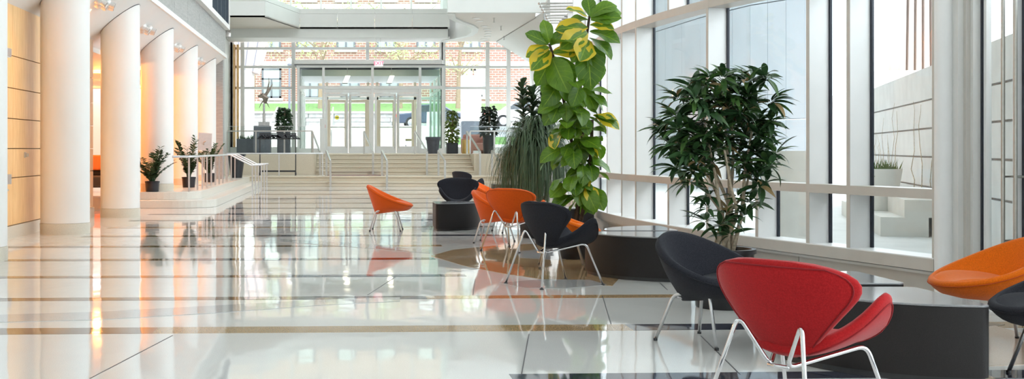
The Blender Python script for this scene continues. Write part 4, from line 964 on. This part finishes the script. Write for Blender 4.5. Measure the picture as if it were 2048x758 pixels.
door(vx(650), vx(696), YV, 'frame_grey', 2, 'l'); door(vx(698), vx(743), YV, 'frame_grey', 3, 'r'); door(vx(749), vx(792), YV, 'frame_grey', 4, 'l'); door(vx(794), vx(838), YV, 'frame_grey', 5, 'r')
for i, (a, b) in enumerate(((656, 694), (697, 735), (756, 790), (793, 828))): door((a - CX) * 46.6 / F, (b - CX) * 46.6 / F, 46.6, 'door_wood', 6 + i, 'l', True)
ov = sempty('window_7')
for i, (a, b) in enumerate(((600, 654), (737, 753), (830, 882))):
    MB().box((a - CX) * 46.6 / F, (b - CX) * 46.6 / F, 46.6, 46.61, .95, 3.1).build('pane', 'glass_clear', ov)
MB().box(vx(600) * 1.13, vx(884) * 1.13, 46.55, 46.68, 3.1, 3.2).build('head_rail', 'frame_grey', ov)
for p in (603, 654, 736, 754, 830, 880): x = (p - CX) * 46.6 / F; MB().box(x - .05, x + .05, 46.55, 46.68, .95, 3.8).build('post', 'door_wood', ov)
for px, lab in ((693, 'lit hanging lamp behind the transom glass over the left pair of doors'), (783, 'lit hanging lamp behind the transom glass over the right pair of doors')):
    t = thing('pendant_lamp', lab, 'lamp', (vx(px), 41.7, 3.50), 0, 'entrance pendant lamps')
    b = MB(); b.add([(-.13, -.1, 0), (.03, -.1, 0), (.13, -.1, .25), (-.03, -.1, .25), (-.13, .1, 0), (.03, .1, 0), (.13, .1, .25), (-.03, .1, .25)], [(0, 1, 2, 3), (7, 6, 5, 4), (0, 4, 5, 1), (1, 5, 6, 2), (2, 6, 7, 3), (3, 7, 4, 0)])
    b.build('shade', 'lamp_glow', t); MB().box(-.16, .04, -.11, .11, -.03, 0).build('base', 'sign_grey', t); MB().bar((.03, 0, .24), (.03, 0, .54), .02, .02).build('rod', 'sign_grey', t)
# exit sign on its rods
xe, ye_, ze_ = fxp(757.5, 40.38), 40.38, EYE + (CY - 127) * 40.38 / F
t = thing('exit_sign', 'small white exit sign with red letters hanging over the doors', 'sign', (xe, ye_, ze_))
MB().box(-.15, .15, -.03, .03, -.09, .09).build('housing', 'exit_white', t)
cu = bpy.data.curves.new('exit_text', 'FONT'); cu.body = 'EXIT'; cu.size = .17; cu.align_x = 'CENTER'; cu.align_y = 'CENTER'; cu.extrude = .002; cu.offset = .004
to = bpy.data.objects.new('exit_text', cu); C.objects.link(to); bpy.context.view_layer.update()
me = bpy.data.meshes.new_from_object(to.evaluated_get(bpy.context.evaluated_depsgraph_get())); bpy.data.objects.remove(to)
me.materials.clear(); me.materials.append(M['exit_red']); o = link('lettering', me, t); o.location = (0, -.034, 0); o.rotation_euler = (R(90), 0, 0)
for x in (-.10, .06): MB().bar((x, 0, .09), (x, 0, 5.0 - ze_), .012, .012).build('rod', 'steel', t)
t = thing('door_sticker', 'round yellow warning sticker on the left glass door', 'sticker', (fxp(674, 46.5), 46.5, EYE + (CY - 235) * 46.5 / F))
o = MB().lathe([(.085, -.004), (.085, .004)], 20).build('disc', 'sticker_yellow', t); o.rotation_euler = (R(90), 0, 0); MB().box(-.06, .06, -.008, -.004, -.012, .012).build('print', 'sticker_ink', t)
t = thing('door_operator_post', 'plain pale grey metal box beside the left doors', 'box', (vx(645.5), 40.6, .945)); MB().box(-.09, .09, -.06, .06, 0, 1.22).build('body', 'frame_grey', t, bevel=.01); MB().box(.09, .1, -.03, .03, .9, 1.02).build('button', 'tail_red', t)
# sculpture on plinth, planters and plants of the terrace
px0 = W(531, 252, 38.5)
t = thing('plinth', 'dark slate plinth carrying the sculpture', 'plinth', (px0.x - .1, 38.5, .945)); MB().box(-.28, .28, -.28, .28, 0, .93).build('body', 'plinth_slate', t, bevel=.012); MB().box(-.26, .26, -.26, .26, 0, .04).build('foot', 'black_plastic', t)
t = thing('bird_sculpture', 'bronze bird sculpture with raised wing on a slender pole', 'sculpture', (px0.x - .05, 38.5, 1.875))
MB().box(-.18, .18, -.12, .12, 0, .12).build('base', 'marble_grey', t); MB().tube([(0, 0, .12), (0, 0, .75)], [.05, .035], 8).build('pole', 'marble_grey', t, smooth=True)
MB().tube([(-.20, 0, .98), (-.05, 0, 1.02), (.06, 0, .92), (.03, 0, .75)], [.03, .09, .11, .05], 8).build('body', 'sculpture_bronze', t, smooth=True)
MB().add([(-.05, -.02, 1.0), (.10, -.02, 1.0), (.30, -.02, 1.42), (.22, -.02, 1.2), (-.05, .03, 1.0), (.10, .03, 1.0), (.30, .03, 1.42), (.22, .03, 1.2)], [(0, 1, 3), (0, 3, 2), (4, 7, 5), (4, 6, 7), (0, 2, 6, 4), (1, 5, 7, 3), (2, 3, 7, 6), (0, 4, 5, 1)]).build('wing', 'sculpture_bronze', t)
MB().tube([(.08, 0, 1.05), (.17, 0, 1.45), (.16, 0, 1.62)], [.04, .02, .006], 6).build('wing', 'sculpture_bronze', t, smooth=True)
for x in (-.16, .18): MB().tube([(0, 0, .85), (x * .6, 0, .75), (x, 0, .6)], [.03, .02, .006], 6).build('feather', 'sculpture_bronze', t, smooth=True)
iv = blade('ivy_leaf', 1, .9, 2, 3, oval, .2, .4, 0, 'leaf_ivy')
def ivy(loc, label, base, h, r, n, m, potmat, seed, leafs, shape='box'):
    random.seed(seed); t = thing('potted_ivy', label, 'plant', loc)
    b0, bh = base
    if shape == 'box': MB().box(-b0, b0, -b0, b0, 0, bh).build('pot', potmat, t, bevel=.02); MB().box(-b0 + .02, b0 - .02, -b0 + .02, b0 - .02, bh, bh + .005).build('soil', 'soil', t)
    else: MB().lathe([(b0 * .85, 0), (b0, bh), (b0 - .03, bh)], 20).build('pot', potmat, t, smooth=True); MB().lathe([(b0 - .03, bh - .02), (b0 - .03, bh - .01)], 16).build('soil', 'soil', t)
    MB().tube([(0, 0, bh), (0.02, 0, bh + h)], .03, 8).build('stake', 'bark', t)
    me, mx = [], []
    for k in range(n):
        f = random.random(); a = rnd(0, 2 * math.pi); rr = r * (1 - .35 * f * f) * rnd(.55, 1.05); p = Vector((math.cos(a) * rr, math.sin(a) * rr, bh + f * h)); me.append(iv); mx.append(orient(p, Vector((math.cos(a), math.sin(a), rnd(-1.1, .4))), rnd(-.5, .5), leafs * rnd(.7, 1.2)))
    join_leaves('foliage', me, mx, t, m)
ivy((fxp(568, 38.7), 38.7, .945), 'leafy green vine in a tall slate planter behind the coat rack', (.22, .75), .80, .21, 340, 'leaf_zz', 'pot_slate', 2, .15)
ivy((fxp(904, 38.5), 38.5, .945), 'yellow-green ivy column in a black cube pot by the entrance', (.19, .36), 1.08, .20, 420, 'leaf_ivy', 'pot_black', 3, .11)
ivy((fxp(978, 38.5), 38.5, .945), 'dark ivy column in a tall black planter behind the glass balustrade', (.22, .62), .95, .27, 460, 'leaf_ivy_dark', 'pot_black', 4, .13, 'round')
t = thing('tapered_planter', 'empty black tapered planter with a wide rim beside the doors', 'planter', (fxp(866, 38.0), 38.0, .945))
MB().lathe([(.17, 0), (.225, .45), (.245, .46), (.245, .5), (.25, .5), (.25, .555), (.22, .555), (.21, .5)], 28).build('pot', 'pot_slate', t, smooth=True); MB().lathe([(.2, .49), (.2, .5)], 20).build('soil', 'soil', t)
t = thing('yellow_stool', 'mustard yellow drum stool by the balustrade', 'stool', (fxp(932, 38.8), 38.8, .945)); MB().lathe([(.135, 0), (.14, .02), (.14, .42), (.135, .44)], 24).build('drum', 'stool_yellow', t, smooth=True); MB().lathe([(.14, .44), (.14, .455), (.12, .465)], 24).build('top', 'stool_yellow', t, smooth=True)
t = thing('armchair', 'dusty pink armchair behind the right balustrade', 'armchair', (fxp(953, 39.6), 39.6, .945), R(20))
MB().box(-.36, .36, -.35, .35, .1, .36).build('seat', 'armchair_pink', t, bevel=.05); MB().box(-.36, .36, .2, .38, .3, .66).build('backrest', 'armchair_pink', t, bevel=.06)
for s in (-1, 1): MB().box(s * .36 - .08, s * .36 + .08, -.35, .35, .0, .52).build('armrest', 'armchair_pink', t, bevel=.05)
t = thing('window_planter', 'long slate planter box with short grass on the sill at the left', 'planter', (fxp(502, 40.8), 40.8, .945)); MB().box(-.5, .6, -.15, .15, 0, .52).build('box', 'plinth_slate', t, bevel=.01)
b = MB(); random.seed(8)
for k in range(160):
    x, y = rnd(-.45, .55), rnd(-.1, .1); h = rnd(.08, .22); l = rnd(-.06, .06); b.add([(x - .01, y, .5), (x + .01, y, .5), (x + l, y, .5 + h)], [(0, 1, 2)])
g = b.build('grass', 'leaf_zz', t); g['kind'] = 'stuff'
# ================================================================== OUTDOORS, FAR END
ZS = 2.25                                   # street level
struct(MB().box(-16, 22, 42.2, 52, -.3, .93).build('floor_forecourt', 'paving'))
t = thing('outdoor_stairs', 'pale stone outdoor stairs rising from the entrance to the street', 'stairs')
for i in range(9): MB().box(-7, 4.2, 50 + i * .9, 60, .93 + i * .147, .93 + (i + 1) * .147).build('step', 'limestone', t)
MB().add([(4.2, 49, .93), (4.7, 49, .93), (4.7, 60, .93), (4.2, 60, .93), (4.2, 49, 1.5), (4.7, 49, 1.5), (4.7, 59, 3.0), (4.2, 59, 3.0)], [(0, 3, 2, 1), (4, 5, 6, 7), (0, 1, 5, 4), (1, 2, 6, 5), (2, 3, 7, 6), (3, 0, 4, 7)]).build('side_wall', 'limestone', t)
for x in (-3.4, -.6): MB().bar((x, 50, 1.9), (x, 58, 3.2), .07, .07).build('handrail', 'satin_steel', t); MB().bar((x, 50.2, .93), (x, 50.2, 1.95), .06, .06).build('rail_post', 'satin_steel', t); MB().bar((x, 57.8, 2.2), (x, 57.8, 3.15), .06, .06).build('rail_post', 'satin_steel', t)
struct(MB().box(-16, 18, 58.5, 72, ZS - .4, ZS).build('floor_street', 'asphalt'))
struct(MB().box(5.3, 16, 50, 58.5, 1.2, 1.3).build('floor_bank', 'paving'))
rw = sempty('wall_retaining')
random.seed(14)
for j in range(4):
    x = -16
    while x < 16:
        w_ = rnd(.9, 1.8); MB().box(x + .02, x + w_ - .02, 72.0 + rnd(-.05, .05), 72.4, ZS + j * .27 + .01, ZS + (j + 1) * .27 - .01).build('stone', 'fieldstone', rw); x += w_
MB().box(-16, 16, 72.1, 72.5, ZS, ZS + 1.05).build('core', 'concrete_joint', rw); MB().box(-16, 16, 71.9, 72.6, ZS + 1.08, ZS + 1.2).build('coping', 'limestone', rw)
struct(MB().add([(-16, 72.5, ZS + 1.0), (16, 72.5, ZS + 1.0), (16, 77.99, ZS + 1.95), (-16, 77.99, ZS + 1.95), (-16, 72.5, ZS - 1), (16, 72.5, ZS - 1), (16, 77.99, ZS - 1), (-16, 77.99, ZS - 1)],
      [(0, 1, 2, 3), (4, 7, 6, 5), (0, 4, 5, 1), (1, 5, 6, 2), (2, 6, 7, 3), (3, 7, 4, 0)]).build('floor_lawn', 'lawn'))
bd = thing('brick_building', 'red brick building with pale stone bands across the street', 'building', (0, 78, 0))
MB().box(-16, 15.5, 0, 4, 3, 22).build('brick_wall', 'brick', bd)
def bz(py): return EYE + (CY - py) * 78 / F
def bx_(px): return (px - CX) * 78 / F
MB().box(-16, 15.5, -.12, 0, bz(132), bz(123)).build('stone_band', 'limestone', bd); MB().box(-16, 15.5, -.1, 0, bz(207), bz(203)).build('stone_band', 'limestone', bd); MB().box(-16, 15.5, -.12, 0, bz(20), bz(8)).build('stone_band', 'limestone', bd)
def bwin(x0, x1, z0, z1, frame='window_frame_slate'):
    f = MB().box(x0, x1, -.06, .06, z0, z0 + .12).box(x0, x1, -.06, .06, z1 - .12, z1).box(x0, x0 + .13, -.06, .06, z0, z1).box(x1 - .13, x1, -.06, .06, z0, z1).box((x0 + x1) / 2 - .06, (x0 + x1) / 2 + .06, -.06, .06, z0, z0 + (z1 - z0) * .62).box(x0, x1, -.06, .06, z0 + (z1 - z0) * .62, z0 + (z1 - z0) * .62 + .1).build('window', frame, bd)
    MB().box(x0 + .12, x1 - .12, -.02, -.01, z0 + .1, z0 + (z1 - z0) * .63).build('pane', 'window_dark', f); MB().box(x0 + .12, x1 - .12, -.03, -.02, z0 + (z1 - z0) * .55, z1 - .1).build('blind', 'window_blind', f)
    MB().box(x0 - .12, x1 + .12, -.14, 0, z0 - .18, z0 - .02).build('window_sill', 'limestone', bd)
for px in (447, 543, 620, 700, 779): bwin(bx_(px - 19.5), bx_(px + 19.5), bz(196), bz(137))
for px in (930, 963): bwin(bx_(px - 15), bx_(px + 15), bz(193), bz(138), 'limestone')
for px in (447, 543, 612, 692, 772, 852, 942, 1035): bwin(bx_(px - 19), bx_(px + 19), bz(99), bz(45)); bwin(bx_(px - 19), bx_(px + 19), bz(0), bz(-54))
t = thing('bay_window', 'sloped copper bay at the left beyond the end glass', 'bay', (bx_(497) * .8, 62, 0))
MB().add([(-1.2, 0, 5.6), (.5, 0, 5.2), (1.0, 0, 6.9), (-1.2, 0, 7.2), (-1.2, 2, 5.6), (.5, 2, 5.2), (1.0, 2, 6.9), (-1.2, 2, 7.2)], [(0, 1, 2, 3), (7, 6, 5, 4), (0, 4, 5, 1), (1, 5, 6, 2), (2, 6, 7, 3), (3, 7, 4, 0)]).build('roof', 'copper_roof', t); MB().box(-1.2, .2, .1, 1.9, 2.25, 5.5).build('wall', 'limestone', t)
for k in range(4): MB().bar((-1.0 + k * .42, -.03, 5.55 - k * .09), (-1.0 + k * .52, -.03, 7.1 - k * .05), .05, .05).build('seam', 'window_frame_slate', t)
t = thing('street_lamp', 'white globe street lamp outside left of the vestibule', 'street lamp', (fxp(579, 61), 61, ZS))
zc = EYE + (CY - 122) * 61 / F - ZS
MB().tube([(0, 0, 0), (0, 0, zc - .2)], [.08, .05], 10).build('pole', 'window_frame_slate', t, smooth=True); MB().ball((0, 0, zc), .17, 16).build('globe', 'globe_white', t, smooth=True); MB().lathe([(.1, zc - .24), (.13, zc - .17), (.06, zc - .14)], 12).build('collar', 'window_frame_slate', t, smooth=True)
t = thing('concrete_pylon', 'pale concrete pylon standing outside right of the vestibule', 'pylon', (fxp(942, 49), 49, .93))
MB().box(-.42, .42, -.2, .2, 1.35, 3.3).build('upper_block', 'concrete', t, bevel=.02); MB().box(-.42, .42, -.2, .2, 0, 1.34).build('lower_block', 'plinth_slate', t, bevel=.02)
t = thing('newspaper_box', 'small dark and white box on legs seen through the right door', 'box', (fxp(818, 49.5), 49.5, .93))
MB().box(-.16, .16, -.1, .1, .35, .62).build('case', 'frame_grey', t); MB().box(-.16, .16, -.12, -.1, .52, .6).build('header', 'sticker_ink', t)
for x in (-.14, .14): MB().box(x - .015, x + .015, -.08, .08, 0, .35).build('leg', 'gasket', t)
def car(loc, label, body, rot=0, s=1):
    t = thing('parked_car', label, 'car', loc, rot)
    prof = [(-2.2, .32), (-2.22, .75), (-2.0, .86), (-1.35, .92), (-.75, 1.38), (.35, 1.42), (1.0, 1.02), (1.35, .93), (2.15, .80), (2.25, .35)]
    MB().prism_y(prof, -.85, .85).build('body', body, t, bevel=.06)
    for y in (-.86, .86): MB().prism_y([(-1.2, .95), (-.68, 1.32), (.3, 1.36), (.85, 1.0)], y - .008, y + .008).build('side_window', 'car_glass', t)
    for x in (-1.35, 1.38):
        for y in (-.80, .80):
            w_ = MB().lathe([(.20, -.1), (.33, -.1), (.34, 0), (.33, .1), (.2, .1)], 20).build('tyre', 'tyre', t, smooth=True); w_.location = (x, y, .34); w_.rotation_euler = (R(90), 0, 0)
            r_ = MB().lathe([(.21, -.105), (.05, -.12), (.05, .12), (.21, .105)], 14).build('rim', 'rim', w_)
    for y in (-.7, .7): MB().box(-2.27, -2.15, y - .14, y + .14, .66, .80).build('tail_light', 'tail_red', t)
car((fxp(868, 66), 66, ZS), 'dark blue parked car seen through the right doors', 'car_navy')
car((fxp(1052, 62), 62, ZS), 'silver parked car at the right beyond the end glass', 'car_silver')
random.seed(31)
sp = blade('spring_leaf', 1, .6, 2, 3, oval, .2, .3, 0, 'leaf_spring')
def tree(loc, label, h, r, n, seed):
    random.seed(seed); t = thing('street_tree', label, 'tree', loc, 0, 'trees on the lawn'); MB().tube([(0, 0, 0), (.1, 0, h * .5), (.3, 0, h)], [.16, .12, .05], 8).build('trunk', 'bark', t, smooth=True)
    me, mx = [], []
    for k in range(12):
        a = rnd(0, 6.28); z = h * rnd(.4, .95); tip = Vector((math.cos(a) * r * rnd(.6, 1), math.sin(a) * r * .5, z + rnd(.3, 1.6))); MB().tube([(.15, 0, z * .9), tip * .5 + Vector((0, 0, z * .45)), tip], [.06, .04, .015], 6).build('branch', 'bark', t, smooth=True)
        for q in range(n // 12): p = Vector((.15, 0, z * .9)).lerp(tip, rnd(.3, 1.1)) + Vector((rnd(-.6, .6), rnd(-.5, .5), rnd(-.5, .5))); me.append(sp); mx.append(orient(p, sph(rnd(0, 6.28), rnd(-1, .6)), rnd(-1, 1), rnd(.12, .22)))
    join_leaves('foliage', me, mx, t, 'leaf_spring')
tree((bx_(505) * .97, 75.5, ZS + 1.3), 'young tree with pale spring leaves before the brick wall at the left', 6.5, 1.5, 700, 1)
tree((bx_(640) * .97, 75.5, ZS + 1.3), 'young tree with pale spring leaves seen over the vestibule roof at the left', 6.8, 3.2, 1300, 2)
tree((bx_(800) * .97, 75.5, ZS + 1.3), 'young tree with pale spring leaves seen over the vestibule roof at the right', 6.8, 3.2, 1300, 5)
tree((bx_(915) * .97, 75.5, ZS + 1.3), 'young tree with pale spring leaves behind the concrete pylon', 6.0, 2.2, 600, 7)
# ================================================================== OUTDOORS, COURTYARD ON THE RIGHT
struct(MB().prism([tuple(fpt(y, .26)[:2]) for y in [4 + i for i in range(38)]] + [(40, 42), (60, 4)], -.15, .10).build('floor_courtyard', 'paving'))
cw = sempty('wall_courtyard')
def cpt(px, d): return Vector(((px - CX) * d / F, d, 0))
a_, b_ = cpt(1735, 20.5), cpt(1905, 13.0)     # receding coursed wall
d_ = (b_ - a_).normalized(); b_ = b_ + d_ * 8; nn = Vector((d_.y, -d_.x, 0)); nn = nn if nn.x > 0 else -nn
def wallbox(a, b, z0, z1, th, nm, m, par): q = [a, b, b + nn * th, a + nn * th]; MB().prism([tuple(p[:2]) for p in q], z0, z1).build(nm, m, par)
zz_ = [.1, .62, 1.0, 1.36, 1.72, 2.15]
for j in range(5):
    for k in range(2):
        p, q = a_.lerp(b_, k / 2), a_.lerp(b_, (k + 1) / 2); wallbox(p + d_ * .004, q - d_ * .004, zz_[j] + .012, zz_[j + 1] - .012, .3, 'stone_block', 'concrete', cw)
wallbox(a_ + nn * .04, b_ + nn * .04, .1, 2.15, .2, 'core', 'concrete_joint', cw)
# pale neighbouring wing across the courtyard: gently curved wall of tall panels with a parapet step
wc = sempty('wall_courtyard_wing')
pts_ = [cpt(1215, 38), cpt(1300, 33), cpt(1400, 29), cpt(1500, 26.5), cpt(1610, 25), cpt(1652, 24.7)]
for i in range(5):
    for k in range(3):
        p, q = pts_[i].lerp(pts_[i + 1], k / 3), pts_[i].lerp(pts_[i + 1], (k + 1) / 3); dd = (q - p).normalized(); nb = Vector((dd.y, -dd.x, 0)) * -.4
        for z0, z1 in ((.1, 1.75), (1.77, 4.4), (4.42, 7.5)): MB().prism([tuple(v[:2]) for v in (p + dd * .006, q - dd * .006, q - dd * .006 + nb, p + dd * .006 + nb)], z0, z1).build('panel', 'wing_cladding', wc)
lw = sempty('wall_courtyard_low')
p, q = cpt(1655, 26), cpt(1790, 26); MB().box(p.x, q.x, 26, 27, .1, 2.15).build('wall', 'limestone', lw); MB().box(p.x, q.x, 25.9, 27.1, 2.15, 2.3).build('coping', 'limestone', lw)
t = thing('slatted_tower', 'distant building with narrow vertical ribs above the courtyard wall', 'building', (cpt(1835, 60).x, 60, 0))
MB().box(-1.6, 4, 0, 4, 0, 5.2).build('base', 'limestone', t)
MB().add([(-.8, .7, 5.2), (2.6, .7, 5.2), (2.6, 1.3, 14), (-.3, 1.3, 14), (-.8, 1.5, 5.2), (2.6, 1.5, 5.2), (2.6, 2.1, 14), (-.3, 2.1, 14)], [(0, 1, 2, 3), (7, 6, 5, 4), (0, 4, 5, 1), (1, 5, 6, 2), (2, 6, 7, 3), (3, 7, 4, 0)]).build('wall', 'tower_cladding', t)
for k in range(8): MB().add([(-.9 + k * .42, 0, 5.2), (-.62 + k * .42, 0, 5.2), (-.2 + k * .36, .6, 14), (-.4 + k * .36, .6, 14), (-.9 + k * .42, 1, 5.2), (-.62 + k * .42, 1, 5.2), (-.2 + k * .36, 1.6, 14), (-.4 + k * .36, 1.6, 14)], [(0, 1, 2, 3), (7, 6, 5, 4), (0, 4, 5, 1), (1, 5, 6, 2), (2, 6, 7, 3), (3, 7, 4, 0)]).build('rib', 'tower_cladding', t)
def cpot(px, d, r, h, lab, plant=False):
    p = cpt(px, d); t = thing('courtyard_planter', lab, 'planter', (p.x, p.y, .10)); MB().lathe([(r * .5, 0), (r, h), (r * .93, h), (r * .9, h - .1)], 28).build('pot', 'limestone', t, smooth=True); MB().lathe([(r * .9, h - .12), (r * .9, h - .1)], 24).build('soil', 'soil', t)
    if plant:
        b = MB()
        for k in range(120): x, y = rnd(-r * .7, r * .7), rnd(-r * .7, r * .7); b.add([(x - .012, y, h - .1), (x + .012, y, h - .1), (x + rnd(-.1, .1), y, h + rnd(.02, .14))], [(0, 1, 2)])
        g = b.build('shoots', 'leaf_ivy', t); g['kind'] = 'stuff'
cpot(1762, 14.6, .25, .75, 'white tapered planter with green shoots in the courtyard', True)
cpot(1580, 12.0, .33, .98, 'large white tapered planter outside behind the dracaena')
t = thing('courtyard_bench', 'low stepped stone bench against the courtyard wall', 'bench')
q = a_.lerp(b_, .22); r_ = a_.lerp(b_, .5); wallbox(q - nn * .75, r_ - nn * .75, .10, .32, .5, 'lower_step', 'limestone', t); wallbox(q - nn * .5, r_ - nn * .5, .32, .52, .45, 'upper_step', 'limestone', t)
t = thing('bare_creeper', 'leafless creeper climbing the coursed courtyard wall', 'creeper'); random.seed(4)
for k in range(14):
    f = rnd(.06, .42); p = a_.lerp(b_, f) - nn * .015; pts = [p + Vector((0, 0, .1))]
    for i in range(7): pts.append(pts[-1] + d_ * rnd(-.3, .3) + Vector((0, 0, rnd(.08, .3))))
    MB().tube(pts, [.008 - .0009 * i for i in range(8)], 5).build('vine', 'bark_pale', t, smooth=True)
